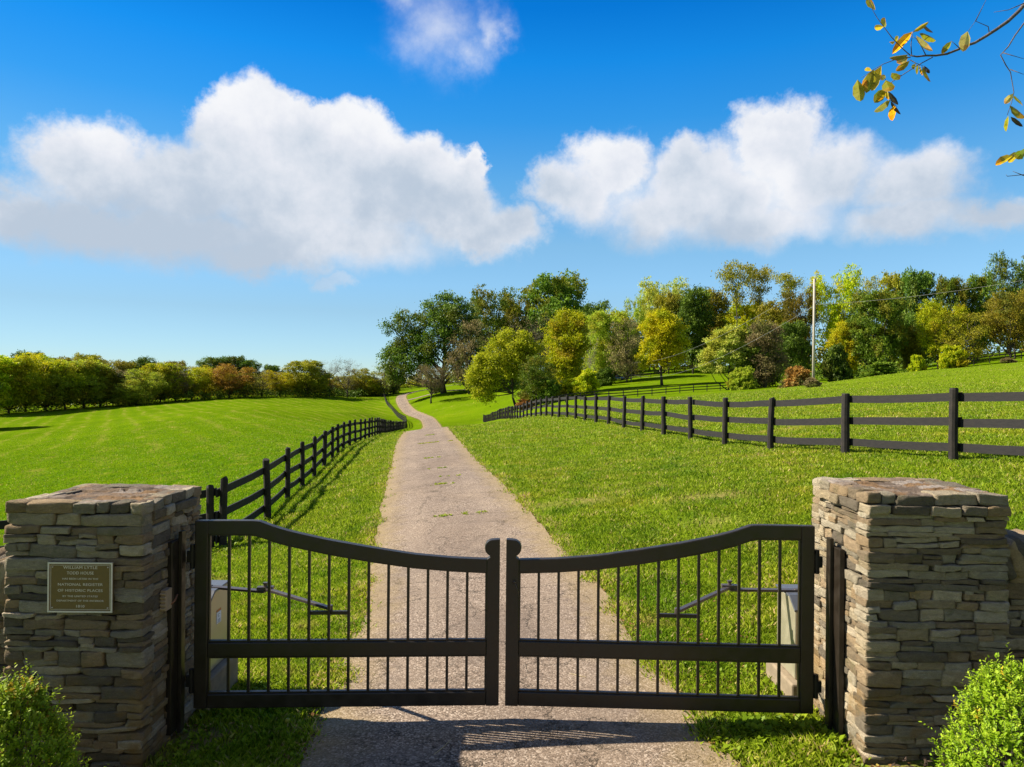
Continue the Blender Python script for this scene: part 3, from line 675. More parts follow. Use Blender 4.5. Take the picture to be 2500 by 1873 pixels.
# ------------------------------------------------------------------ gates
def gate(side):
    """side -1: left leaf, +1: right leaf"""
    hx, hy = side * 1.945, 4.45; mx, my = side * 0.042, 4.53
    if side < 0: hx = -1.972; mx = -0.068
    else: mx = -0.026; hx = 1.900
    L = math.hypot(mx - hx, my - hy); e = Vector((mx - hx, my - hy, 0)) / L; nrm = Vector((-e.y, e.x, 0))
    if nrm.y > 0: nrm = -nrm                       # towards the camera
    O = Vector((hx, hy, 0))
    P = lambda u, z, w=0.0: O + e * u + nrm * w + Vector((0, 0, z))
    root = empty('gate_leaf', (hx, hy, 0.1), 'left leaf of the black metal gate, hinged beside the plaque pillar' if side < 0 else 'right leaf of the black metal gate, hinged beside the plaqueless pillar', 'gate', 'black double gate across the drive')
    zb, zt = 0.104, 1.277; sw = 0.082
    def frame(poly, name, w0=0.024, w1=-0.024, bev=0.006):
        MB().prism(poly, lambda u, z: P(u, z, w0), lambda u, z: P(u, z, w1)).build(name, GATE, root, bevel=bev)
    # top rail profile (u from hinge, z of top edge / bottom edge)
    u_of = [(0.0, 1.277, 1.192), (0.13, 1.277, 1.192), (0.345, 1.277, 1.190), (0.395, 1.274, 1.182), (0.50, 1.235, 1.143), (0.60, 1.207, 1.118), (0.82, 1.157, 1.070), (1.09, 1.109, 1.022),
            (1.36, 1.066, 0.983), (1.62, 1.042, 0.961), (L - 0.075, 1.033, 0.951)]
    def interp(u, k):
        for i in range(len(u_of) - 1):
            a, b = u_of[i], u_of[i + 1]
            if a[0] <= u <= b[0]: return a[k] + (b[k] - a[k]) * (u - a[0]) / (b[0] - a[0])
        return u_of[-1][k]
    us = [sw] + [x for x in np.linspace(sw, L - sw, 40)][1:-1] + [L - sw]
    us = sorted(set([round(x, 4) for x in us] + [0.345, 0.395]))
    top = [(u, interp(u, 1)) for u in us]; bot = [(u, interp(u, 2)) for u in us][::-1]
    frame([(0, zb), (sw, zb), (sw, 1.2765), (0, 1.2765)], 'hinge_stile')
    MB().prism(top + bot, lambda u, z: P(u, z, 0.026), lambda u, z: P(u, z, -0.026)).build('top_rail', GATE, root, bevel=0.006)
    # meeting stile with a rounded finial
    r = 0.052; zc = 1.093; pts = [(L, zb), (L, 1.1605)]; cxu = L - 0.046
    for a in np.linspace(90, 248, 15): pts.append((cxu + r * 0.95 * math.cos(math.radians(a)), zc + 0.012 + r * math.sin(math.radians(a))))
    pts += [(L - 0.062, 1.047), (L - 0.082, 1.034), (L - 0.082, zb)]
    MB().prism(pts, lambda u, z: P(u, z, 0.028), lambda u, z: P(u, z, -0.028)).build('meeting_stile', GATE, root, bevel=0.004)
    frame([(sw, 0.423), (L - sw, 0.423), (L - sw, 0.514), (sw, 0.514)], 'middle_rail', 0.0235, -0.0235)
    frame([(sw, zb), (L - sw, zb), (L - sw, 0.192), (sw, 0.192)], 'bottom_rail', 0.0235, -0.0235)
    # thin inner moulding around the two panels
    b = MB(); lip = 0.010
    def strip(poly): b.prism(poly, lambda u, z: P(u, z, 0.012), lambda u, z: P(u, z, -0.012))
    for za, zb2 in ((0.192, 0.423),):
        strip([(sw, za), (L - sw, za), (L - sw, za + lip), (sw, za + lip)]); strip([(sw, zb2 - lip), (L - sw, zb2 - lip), (L - sw, zb2), (sw, zb2)])
        strip([(sw, za + lip), (sw + lip, za + lip), (sw + lip, zb2 - lip), (sw, zb2 - lip)]); strip([(L - sw - lip, za + lip), (L - sw, za + lip), (L - sw, zb2 - lip), (L - sw - lip, zb2 - lip)])
    strip([(sw, 0.514), (L - sw, 0.514), (L - sw, 0.514 + lip), (sw, 0.514 + lip)])
    strip([(sw, 0.524), (sw + lip, 0.524), (sw + lip, 1.18), (sw, 1.18)]); strip([(L - sw - lip, 0.524), (L - sw, 0.524), (L - sw, 0.945), (L - sw - lip, 0.945)])
    bt = [(u, interp(u, 2)) for u in us]
    strip(bt + [(u, z - lip) for u, z in bt[::-1]])
    b.build('moulding', GATE, root)
    n = 13; sp = (L - 2 * sw) / (n + 1)
    for i in range(1, n + 1):
        u = sw + sp * i; hb = 0.0085
        zt_ = interp(u, 2) + 0.01
        bb = MB()
        bb.prism([(u - hb, 0.509), (u + hb, 0.509), (u + hb, zt_), (u - hb, zt_)], lambda u_, z: P(u_, z, 0.0085), lambda u_, z: P(u_, z, -0.0085))
        bb.build('bar', GATE, root, bevel=0.0015)
        bb = MB(); bb.prism([(u - hb, 0.187), (u + hb, 0.187), (u + hb, 0.428), (u - hb, 0.428)], lambda u_, z: P(u_, z, 0.0085), lambda u_, z: P(u_, z, -0.0085))
        bb.build('lower_bar', GATE, root, bevel=0.0015)
    # cross-piece that takes the arm
    ua, ub = sw + sp * 5, sw + sp * 7
    MB().prism([(ua, 0.675), (ub, 0.675), (ub, 0.698), (ua, 0.698)], lambda u, z: P(u, z, -0.010), lambda u, z: P(u, z, -0.030)).build('arm_bracket', GATE, root)
    for z in (0.27, 1.05):
        h = MB(); h.tube([P(-0.020, z - 0.075, 0.0), P(-0.020, z + 0.075, 0.0)], 0.016, 10)
        h.box(P(-0.010, z, 0.0), (0.03, 0.02, 0.10)); h.box(P(-0.036, z + 0.0, 0.004), (0.03, 0.024, 0.07))
        h.build('hinge', BLACK, root, bevel=0.002)
    if side > 0:   # latch loop hanging on the meeting stile
        c = MB(); c.tube([P(L - 0.045, 0.885, 0.03), P(L - 0.047, 0.90, 0.045), P(L - 0.060, 0.895, 0.045), P(L - 0.062, 0.875, 0.03)], 0.0035, 6)
        c.tube([P(L - 0.055, 0.90, 0.04), P(L - 0.075, 0.84, 0.036), P(L - 0.092, 0.77, 0.033)], 0.0018, 5); c.build('latch', STEEL, root, smooth=True)
    return P, L, (ua + ub) / 2, root
PL_, LL, uaL, gl = gate(-1); PR_, LR, uaR, gr = gate(1)

def gate_post(side):
    if side < 0: x, y = -2.035, 4.40
    else: x, y = 1.962, 4.36
    root = empty('gate_post', (x, y, 0), 'slim black hinge post standing against the left pillar' if side < 0 else 'slim black hinge post standing against the right pillar', 'gate post', 'hinge posts of the gate')
    b = MB().box((x, y, 0.60), (0.022, 0.055, 1.24)); b.build('front_flange', GATE, root, bevel=0.002)
    MB().box((x + side * 0.028, y - 0.035, 0.585), (0.032, 0.14, 1.17)).build('post', GATE, root, bevel=0.004)
gate_post(-1); gate_post(1)
# little louvred lock box beside the left post
lb = empty('lock_box', (-2.04, 4.22, 0.84), 'small tan louvred box fixed to the inner side of the plaque pillar', 'box')
MB().box((-2.052, 4.235, 0.845), (0.035, 0.075, 0.125)).build('body', plain_mat('tan_cover', (0.30, 0.22, 0.14), 0.6), lb, bevel=0.004)
b = MB()
for i in range(5): b.box((-2.052, 4.192, 0.80 + i * 0.022), (0.030, 0.008, 0.007), Matrix.Rotation(0.5, 3, 'X'))
b.build('louvres', plain_mat('tan_louvre', (0.42, 0.32, 0.20), 0.6), lb)
b = MB(); b.tube([(-2.045, 4.24, 0.80), (-2.03, 4.29, 0.815), (-2.03, 4.33, 0.845)], 0.006, 6); b.build('conduit', plain_mat('rusty', (0.20, 0.08, 0.03), 0.7), lb, smooth=True)

# gate operators: metal housing on a concrete pad with a folding arm to the leaf
def operator(side, P, ua):
    if side < 0: bx0, bx1, by, zt, zb = -2.36, -2.035, 4.79, 0.695, 0.17
    else: bx0, bx1, by, zt, zb = 1.925, 2.25, 4.79, 0.70, 0.17
    cx = (bx0 + bx1) / 2; d = 0.33; g = g1(cx, by + d / 2)
    root = empty('gate_operator', (cx, by + d / 2, g), 'metal gate opener box with a white sticker behind the left leaf' if side < 0 else 'plain metal gate opener box behind the right leaf', 'gate opener', 'automatic gate openers')
    poly = [(by, zb), (by + d, zb), (by + d, zt), (by + 0.10, zt), (by, zt - 0.07)]
    MB().prism(poly, lambda y, z: Vector((bx0, y, z)), lambda y, z: Vector((bx1, y, z))).build('housing', BOXM, root, bevel=0.008)
    MB().prism([(by + 0.09, zt + 0.004), (by + d + 0.008, zt + 0.004), (by + d + 0.008, zt + 0.018), (by + 0.085, zt + 0.018), (by - 0.018, zt - 0.058), (by - 0.014, zt - 0.074)], lambda y, z: Vector((bx0 - 0.01, y, z)), lambda y, z: Vector((bx1 + 0.01, y, z))).build('lid', BOXT, root, bevel=0.003)
    MB().box((cx, by + d / 2, (zb + g) / 2 - 0.05), (bx1 - bx0 + 0.10, d + 0.16, zb - g + 0.094)).build('concrete_pad', CONC, root, bevel=0.012)
    if side < 0:
        sx_ = bx1 + 0.0012; sy_ = by + 0.17
        stk = MB().box((sx_, sy_, 0.50), (0.0015, 0.075, 0.078)).build('sticker', PAPER, root)
        q = MB()
        for zz in (0.487, 0.478, 0.469): q.box((sx_ + 0.0014, sy_, zz), (0.001, 0.05, 0.0025))
        q.tube([(sx_ + 0.0014, sy_ + 0.016 * math.cos(a), 0.516 + 0.010 * math.sin(a)) for a in np.linspace(0.4, 5.2, 10)], 0.0012, 4)
        q.build('print', plain_mat('grey_ink', (0.12, 0.12, 0.15), 0.6), stk)
        MB().box((sx_, sy_, 0.55), (0.0015, 0.075, 0.014)).build('orange_label', plain_mat('orange', (0.55, 0.20, 0.05), 0.6), root)
    # arm
    az = zt - 0.02
    piv = Vector((cx + side * -0.02, by - 0.03, az))
    end = P(ua, 0.705, -0.045)
    elbow = at(880, 1450, 4.84) if side < 0 else None
    if side < 0:
        a0 = Vector((-2.10, 4.96, 0.712)); a1 = Vector((-1.69, 4.90, 0.70))
    else:
        a0 = Vector((2.0, 4.96, 0.722)); a1 = Vector((1.52, 4.92, 0.735))
    def bar(mb, p, q, w, h):
        t = (q - p); Lx = t.length; t.normalize(); zax = Vector((0, 0, 1)); yax = zax.cross(t).normalized(); zax = t.cross(yax)
        R = Matrix((t, yax, zax)).transposed(); mb.box((p + q) / 2, (Lx, w, h), R)
    m1 = MB(); bar(m1, a0, a1, 0.045, 0.016); m1.tube([a0 + Vector((0, 0, -0.06)), a0 + Vector((0, 0, 0.012))], 0.02, 10); m1.build('crank_arm', STEEL, root, bevel=0.002)
    m2 = MB(); bar(m2, a1 + Vector((0, 0, 0.018)), end, 0.032, 0.018); m2.tube([end + Vector((0, 0, -0.02)), end + Vector((0, 0, 0.022))], 0.016, 8); m2.build('link_arm', STEEL, root, bevel=0.002)
    m3 = MB(); m3.box(a1 + Vector((0, 0, 0.024)), (0.11, 0.045, 0.022), Matrix.Rotation(-0.1 * side, 3, 'Z')); m3.tube([a1 + Vector((0, 0, 0.0)), a1 + Vector((0, 0, 0.062))], 0.014, 8); m3.box(a1 + Vector((0, 0, 0.058)), (0.03, 0.03, 0.010)); m3.build('elbow', STEEL, root, bevel=0.002)
operator(-1, PL_, uaL); operator(1, PR_, uaR)

# ------------------------------------------------------------------ board fences
def arc(P, step=0.25):
    C = curve_through(P, step); d = np.r_[0, np.cumsum(np.linalg.norm(np.diff(C[:, :2], axis=0), axis=1))]
    return C, d
def fence(label, P, spacing, H, side, seed, group='black board fences', rails=(0.20, 0.58, 0.98), bh=0.135, m_post=None, m_rail=None, curved=True, detail=True, bays=2, start=0.0, thick=0.028, r0=0.068):
    """posts on the line, boards fixed to the side given by side (+1 right of travel, -1 left)"""
    R = np.random.default_rng(seed)
    if curved: C, d = arc(P)
    else:
        C = []; 
        for a, b in zip(P[:-1], P[1:]):
            k = max(2, int(np.hypot(b[0] - a[0], b[1] - a[1]) / 0.25))
            C += [(a[0] + (b[0] - a[0]) * t, a[1] + (b[1] - a[1]) * t) for t in np.arange(k) / k]
        C.append(P[-1][:2]); C = np.array(C); d = np.r_[0, np.cumsum(np.linalg.norm(np.diff(C[:, :2], axis=0), axis=1))]
    s = start; pts = []
    while s <= d[-1] + 1e-6:
        pts.append((np.interp(s, d, C[:, 0]), np.interp(s, d, C[:, 1]))); s += spacing
    pts = np.array(pts); Z = ground_z(pts[:, 0], pts[:, 1]); n = len(pts)
    root = empty('board_fence', (pts[0, 0], pts[0, 1], Z[0]), label, 'fence', group)
    T = np.gradient(pts, axis=0); T /= np.linalg.norm(T, axis=1)[:, None]; N = np.c_[T[:, 1], -T[:, 0]] * side
    protos = []
    for k in range(4):
        mb = MB(); r = r0 * (1 + 0.06 * R.normal()); h = H
        nn = 10 if detail else 6
        hs = [-0.25, 0.0, 0.35, 0.75, h - 0.03, h] if detail else [-0.2, h]
        pp = [Vector((0.006 * R.normal(), 0.006 * R.normal(), z)) for z in hs]; rr = [r * 1.08, r * 1.05, r, r * 0.97, r * 0.96, r * 0.86] if detail else [r, r]
        mb.tube(pp, rr, nn); me_o = mb.build('post', m_post or FENCE, smooth=False); protos.append(me_o.data); COL.objects.unlink(me_o); bpy.data.objects.remove(me_o)
    heads = []
    for i in range(n):
        o = bpy.data.objects.new('post', protos[i % 4]); COL.objects.link(o); o.parent = root
        o.location = (pts[i, 0] - pts[0, 0], pts[i, 1] - pts[0, 1], Z[i] - Z[0] + 0.02 * R.normal() * detail)
        o.rotation_euler = (R.normal() * 0.018, R.normal() * 0.018, R.uniform(0, 6.28)) if detail else (0, 0, 0)
    i = 0
    while i < n - 1:
        j = min(n - 1, i + bays)
        for rz in rails:
            mb = MB(); q = []
            for k in range(i, j + 1):
                dz = 0.016 * R.normal() * detail
                q.append(Vector((pts[k, 0] + N[k, 0] * (r0 * 0.96 + thick / 2), pts[k, 1] + N[k, 1] * (r0 * 0.96 + thick / 2), Z[k] + rz + dz)))
            e0 = (q[0] - q[1]).normalized() * 0.09; e1 = (q[-1] - q[-2]).normalized() * 0.09
            stag = thick * (1 if (i // bays) % 2 else 0) * 0.0
            q[0] = q[0] + e0; q[-1] = q[-1] + e1
            vs = []; fs = []; nrm = [Vector((N[k, 0], N[k, 1], 0)) for k in range(i, j + 1)]
            # intermediate sag points
            qq = []; nn2 = []
            for a in range(len(q) - 1):
                for t in ((0, 0.33, 0.66) if detail else (0,)):
                    p = q[a].lerp(q[a + 1], t); p.z -= (0.020 * R.random() if t else 0); qq.append(p); nn2.append(nrm[a].lerp(nrm[a + 1], t))
            qq.append(q[-1]); nn2.append(nrm[-1])
            for p, w in zip(qq, nn2):
                w = w.normalized() * thick / 2
                vs += [p + w - Vector((0, 0, bh / 2)), p - w - Vector((0, 0, bh / 2)), p - w + Vector((0, 0, bh / 2)), p + w + Vector((0, 0, bh / 2))]
            for a in range(len(qq) - 1):
                for b in range(4): fs.append((a * 4 + b, a * 4 + (b + 1) % 4, a * 4 + 4 + (b + 1) % 4, a * 4 + 4 + b))
            fs += [(3, 2, 1, 0), tuple(range(len(vs) - 4, len(vs)))]
            mb.add(vs, fs); mb.build('rail', m_rail or FENCEG, root)
        i = j
    return root
# left of the drive: from the corner post down the bank and into the dip
fence('black board fence following the left edge of the drive down into the dip', [(-4.95, 12.2), (-4.95, 14.1), (-5.28, 16.5), (-5.62, 18.8), (-5.97, 21.2), (-6.65, 26.2), (-7.47, 31.7), (-8.45, 41), (-9.5, 50), (-11.1, 62), (-13.4, 80), (-15.6, 98), (-16.9, 110), (-18.1, 122), (-20.9, 140)],
      2.42, 1.20, -1, 5, bays=2)
fence('black board fence climbing out of the dip beside the winding part of the drive', [(-20.9, 140), (-26.0, 163), (-30.5, 182), (-35.0, 200), (-38.8, 218), (-41.2, 230)], 2.6, 1.25, -1, 6, m_post=FENCE, detail=False, bays=3, thick=0.04)
fence('short black fence pen on the crest where the drive bends right', [(-41.2, 230), (-42.0, 240), (-40.0, 246)], 2.4, 1.3, -1, 7, detail=False, bays=3, thick=0.04, curved=False)
fence('far grey-black fence crossing the top of the left field', [(-41.8, 232), (-44.5, 238), (-50.5, 246)], 2.2, 1.3, -1, 8, detail=False, bays=3, thick=0.04, curved=False)
fence('black board fence behind the left pillar dropping towards the frame edge', [(-5.12, 12.12), (-7.9, 11.1), (-10.5, 10.2), (-13, 9.4)], 2.42, 1.12, 1, 9, curved=False, start=0.0, bays=2)
# right of the drive
RFP = [(9.6, 8.0)] + [(7.78, 12.5), (6.88, 14.75), (6.15, 17.0), (5.46, 21.5), (4.86, 26), (4.28, 30.5), (3.76, 35), (3.24, 39.5), (2.67, 44), (2.18, 48.5), (1.65, 53), (1.14, 57.5), (0.3, 66), (-1.8, 92), (-5.2, 127)]
Cr, dr = arc(RFP); j0 = int(np.argmin(np.hypot(Cr[:, 0] - 7.78, Cr[:, 1] - 12.5)))
fence('black board fence with stout posts crossing the lawn right of the drive', RFP, 2.36, 1.27, 1, 12, start=dr[j0] % 2.36, bays=2, rails=(0.24, 0.68, 1.12), bh=0.15, r0=0.075)
def far_fence(label, pix, spacing, H, seed, rails=(0.35, 0.75, 1.12), **kw):
    P = [at(x, 936, D) for x, D in pix]
    return fence(label, [(p.x, p.y) for p in P], spacing, H, 1, seed, rails=rails, detail=False, bays=3, thick=0.05, **kw)
far_fence('low black fence along the foot of the shady lawn beyond the right pasture', [(1300, 96), (1400, 99), (1500, 103), (1650, 108), (1830, 114)], 2.6, 1.2, 20)
far_fence('pale far fence glimpsed behind the trunks under the huge oak', [(885, 262), (960, 262), (1080, 268), (1200, 275), (1300, 285)], 3.0, 1.3, 21)
far_fence('far fence seen between trunks at the right edge of the frame', [(2300, 118), (2400, 117), (2520, 116)], 2.4, 1.25, 22)
far_fence('low fence and hitching rail under the trees behind the small pole', [(1470, 185), (1560, 180), (1640, 178)], 2.6, 1.2, 23)
far_fence('black fence on the rise behind the trees at the far right', [(2240, 160), (2370, 152), (2560, 145)], 2.6, 1.3, 24)

# ------------------------------------------------------------------ utility poles and wires
def pole(px, D, ytop, r, label, cross=False):
    b = onground(px, D); top = at(px, ytop, D).z
    root = empty('utility_pole', b, label, 'utility pole')
    mb = MB(); mb.tube([b + Vector((0, 0, -0.2)), b + Vector((0, 0, (top - b.z) * 0.5)), Vector((b.x, b.y, top))], [r, r * 0.88, r * 0.72], 10); mb.build('shaft', POLE, root, smooth=True)
    c = MB(); c.tube([Vector((b.x + r, b.y, top - 0.25)), Vector((b.x + r, b.y, top + 0.18))], 0.03, 6)
    c.box((b.x + r * 0.9, b.y - r, top - 1.9), (0.14, 0.14, 0.22)); c.build('insulator', WIRE, root)
    return root, Vector((b.x, b.y, top))
p1, t1 = pole(1986, 58, 681, 0.115, 'tall pale wooden utility pole on the ridge of the right pasture')
p2, t2 = pole(1541, 168, 882, 0.14, 'small thin utility pole far off before the shady lawn')
def wire(a, b, sag, label, r=0.016):
    pts = [a.lerp(b, t) - Vector((0, 0, 4 * sag * t * (1 - t))) for t in np.linspace(0, 1, 24)]
    mb = MB(); mb.tube(pts, r, 5); o = mb.build('wire', WIRE, loc=a, smooth=True)
    tag(o, label, 'wire', 'overhead wires')
tr_ = at(2620, 662, 46)
wire(t1 - Vector((0, 0, 2.1)), tr_, 0.35, 'pale overhead wire running from the tall pole up to the right frame edge', 0.009)
wire(t1 - Vector((0, 0, 2.2)), at(1541, 914, 168), 2.6, 'lower wire sagging left from the tall pole to the small far pole', 0.014)
wire(t1 - Vector((0, 0, 0.3)), at(1541, 884, 168), 2.0, 'upper wire sagging left from the top of the tall pole to the small far pole', 0.014)
wire(at(1541, 884, 168), at(1400, 872, 205), 1.2, 'wire leading left from the top of the small far pole into the trees', 0.02)
wire(at(1541, 914, 168), at(1400, 900, 205), 1.2, 'lower wire leading left from the small far pole into the trees', 0.02)

# ------------------------------------------------------------------ trees
GREEN = leaf_mat('oak_leaves', [(0.037, 0.075, 0.007), (0.075, 0.144, 0.013), (0.125, 0.213, 0.018), (0.200, 0.288, 0.022)], 0.30, 0.4, patch=(0.150, 0.175, 0.018), patch_scale=0.16)
DARK = leaf_mat('dark_leaves', [(0.059, 0.104, 0.011), (0.104, 0.170, 0.016), (0.180, 0.263, 0.022)], 0.22, 0.3)
OLIVE = leaf_mat('olive_leaves', [(0.156, 0.172, 0.010), (0.266, 0.270, 0.013), (0.387, 0.365, 0.018)], 0.32, 0.3, patch=(0.333, 0.293, 0.027), patch_scale=0.2)
YGREEN = leaf_mat('yellow_green_leaves', [(0.242, 0.342, 0.008), (0.410, 0.488, 0.010), (0.620, 0.620, 0.014)], 0.42, 0.25, patch=(0.486, 0.427, 0.018), patch_scale=0.22)
LIME = leaf_mat('lime_leaves', [(0.218, 0.293, 0.018), (0.333, 0.427, 0.027), (0.486, 0.537, 0.045)], 0.45, 0.25, patch=(0.338, 0.318, 0.024), patch_scale=0.2)
YELLOW = leaf_mat('yellow_leaves', [(0.458, 0.365, 0.008), (0.620, 0.562, 0.010), (0.620, 0.620, 0.013)], 0.42, 0.25, patch=(0.361, 0.414, 0.012), patch_scale=0.25)
ORANGE = leaf_mat('orange_leaves', [(0.26, 0.14, 0.022), (0.40, 0.22, 0.03), (0.46, 0.31, 0.04)], 0.35, 0.25, patch=(0.483, 0.390, 0.016), patch_scale=0.2)
BROWN = leaf_mat('brown_leaves', [(0.14, 0.115, 0.05), (0.24, 0.19, 0.08), (0.35, 0.28, 0.13)], 0.3, 0.2, patch=(0.17, 0.19, 0.04), patch_scale=0.25)
SILVER = leaf_mat('pale_leaves', [(0.315, 0.414, 0.049), (0.506, 0.620, 0.081), (0.620, 0.620, 0.138)], 0.35, 0.35, patch=(0.531, 0.537, 0.057), patch_scale=0.25)
RUST = leaf_mat('rusty_leaves', [(0.20, 0.085, 0.02), (0.33, 0.15, 0.035), (0.42, 0.23, 0.06)], 0.3, 0.2, patch=(0.16, 0.15, 0.05), patch_scale=0.5)
LEMON = leaf_mat('lemon_leaves', [(0.21, 0.28, 0.010), (0.36, 0.43, 0.014), (0.54, 0.56, 0.03)], 0.45, 0.25, vary=0.05)
MID = leaf_mat('mid_green_leaves', [(0.07, 0.13, 0.010), (0.13, 0.22, 0.016), (0.21, 0.31, 0.022)], 0.32, 0.3, patch=(0.24, 0.24, 0.02), patch_scale=0.2)
GOLD = leaf_mat('golden_olive_leaves', [(0.15, 0.12, 0.012), (0.24, 0.195, 0.015), (0.34, 0.27, 0.02)], 0.4, 0.25, patch=(0.17, 0.17, 0.02), patch_scale=0.2)
LM = dict(G=MID, q=GOLD, m=LEMON, R=RUST, g=GREEN, d=DARK, o=OLIVE, y=YGREEN, l=LIME, Y=YELLOW, r=ORANGE, b=BROWN, s=SILVER)

def leaf_quads(C, size, R, up=0.25, aspect=0.6):
    """one diamond leaf per centre, loosely facing up and outwards"""
    n = len(C); nrm = R.normal(size=(n, 3)); nrm[:, 2] += up * 2; nrm /= np.linalg.norm(nrm, axis=1)[:, None]
    a = R.normal(size=(n, 3)); a -= (a * nrm).sum(1)[:, None] * nrm; a /= np.linalg.norm(a, axis=1)[:, None]; b = np.cross(nrm, a)
    s = (size * R.uniform(0.6, 1.35, n))[:, None]
    V = np.stack([C - a * s * 0.5, C + b * s * aspect * 0.5, C + a * s * 0.5, C - b * s * aspect * 0.5], 1).reshape(-1, 3)
    return V, np.arange(4 * n).reshape(-1, 4)

def tree_mesh(seed, shape='round', nlobe=13, nclus=26, nleaf=26, leaf=0.42, cb=0.16, wid=0.85, spread=0.23, trunk_r=0.022, sparse=1.0, lean=0.0, twigs=True, lobes=None, flat=0.75, clr=0.055):
    """unit-height tree (height 1, later scaled): returns trunk MB and leaf centres + per-leaf value"""
    R = np.random.default_rng(seed); tb = MB(); Lv = []; val = []
    if lobes is None:
        lobes = []; tries = 0
        while len(lobes) < nlobe and tries < 4000:
            tries += 1
            z = R.uniform(cb + 0.08, 0.93); f = (z - cb) / (1 - cb)
            if shape == 'round': rad = math.sqrt(max(0, 1 - (2 * f - 0.95) ** 2 * 0.95))
            elif shape == 'tall': rad = 0.75 * math.sqrt(max(0, 1 - (2 * f - 1) ** 2 * 0.9)) + 0.1
            elif shape == 'umbrella': rad = 0.15 + 0.85 * max(0, (f - 0.35) / 0.65) ** 0.7 * (1 if f < 0.93 else 0.6)
            elif shape == 'vase': rad = 0.25 + 0.75 * math.sin(min(1, f * 1.15) * math.pi * 0.62)
            else: rad = 1.0 - 0.6 * f
            th = R.uniform(0, 2 * math.pi); rr = rad * wid / 2 * math.sqrt(R.uniform(0.02, 1.0))
            s = spread * R.uniform(0.65, 1.15) * 0.80
            c = np.array([rr * math.cos(th), rr * math.sin(th), z])
            if all(np.linalg.norm(c - l[0]) > 0.55 * (s + l[1]) * 0.85 for l in lobes): lobes.append((c, s))
    else:
        lobes = [(np.array([x * 1.0, y * 1.0, z]), s) for x, y, z, s in lobes]
    # trunk
    zt = max(l[0][2] for l in lobes) * 0.86; tp = []
    for k in range(7):
        f = k / 6; tp.append(Vector((lean * f * (1 - 0.2 * f) + 0.010 * R.normal() * (k > 0), 0.010 * R.normal() * (k > 0), f * zt)))
    tp[0].z = -0.02
    tb.tube(tp, [trunk_r * (1.45 if k == 0 else 1.05 - 0.85 * k / 6) for k in range(7)], 8)
    def trunk_at(z):
        z = min(max(z, 0), zt * 0.98); k = min(5, int(z / zt * 6)); t = z / zt * 6 - k
        return tp[k].lerp(tp[k + 1], t), trunk_r * (1.05 - 0.85 * (z / zt))
    for c, s in lobes:
        dist = math.hypot(c[0] - lean * 0.5, c[1]); p0, r0 = trunk_at(max(cb * 0.75, c[2] - dist * 0.95 - s * 0.5))
        c3 = Vector(c); mid = p0.lerp(c3, 0.5) + Vector((0.02 * R.normal(), 0.02 * R.normal(), 0.02 * R.normal() - 0.01))
        r0 = min(r0 * 0.6, 0.012)
        tb.tube([p0, p0.lerp(mid, 0.5) + Vector((0.008 * R.normal(), 0.008 * R.normal(), 0)), mid, mid.lerp(c3, 0.55) + Vector((0.01 * R.normal(), 0.01 * R.normal(), 0.006)), c3], [r0, r0 * 0.8, r0 * 0.6, r0 * 0.42, r0 * 0.28], 5, cap=False)
        K = max(4, int(nclus * (s / (spread * 0.62)) ** 2 * 1.35))
        d = R.normal(size=(K, 3)); d /= np.linalg.norm(d, axis=1)[:, None]; d[:, 2] = np.where((d[:, 2] < -0.3) & (R.random(K) < 0.5), -d[:, 2], d[:, 2])
        cc = c + d * s * (R.uniform(0.35, 1.12, K) ** 0.7)[:, None] * np.array([1.12, 1.12, flat])
        if twigs:
            for q in cc[:: (1 if sparse < 0.6 else 3)]:
                v = Vector(q); m_ = c3.lerp(v, 0.5) + Vector((0.008 * R.normal(), 0.008 * R.normal(), 0.005))
                tb.tube([c3, m_, v], [r0 * 0.26, r0 * 0.18, r0 * 0.08], 3, cap=False)
        for q in cc:
            k = max(1, int(nleaf * sparse * R.uniform(0.5, 1.4)))
            g = R.normal(size=(k, 3)) * np.array([1, 1, 0.6]) * clr * 0.5 * R.uniform(0.7, 1.25)
            Lv.append(q + g); val.append(np.clip(R.uniform(0.05, 0.95) + 0.16 * R.normal(size=k), 0, 1))
    Lc = np.concatenate(Lv); vl = np.concatenate(val)
    return tb, Lc, vl, R, leaf

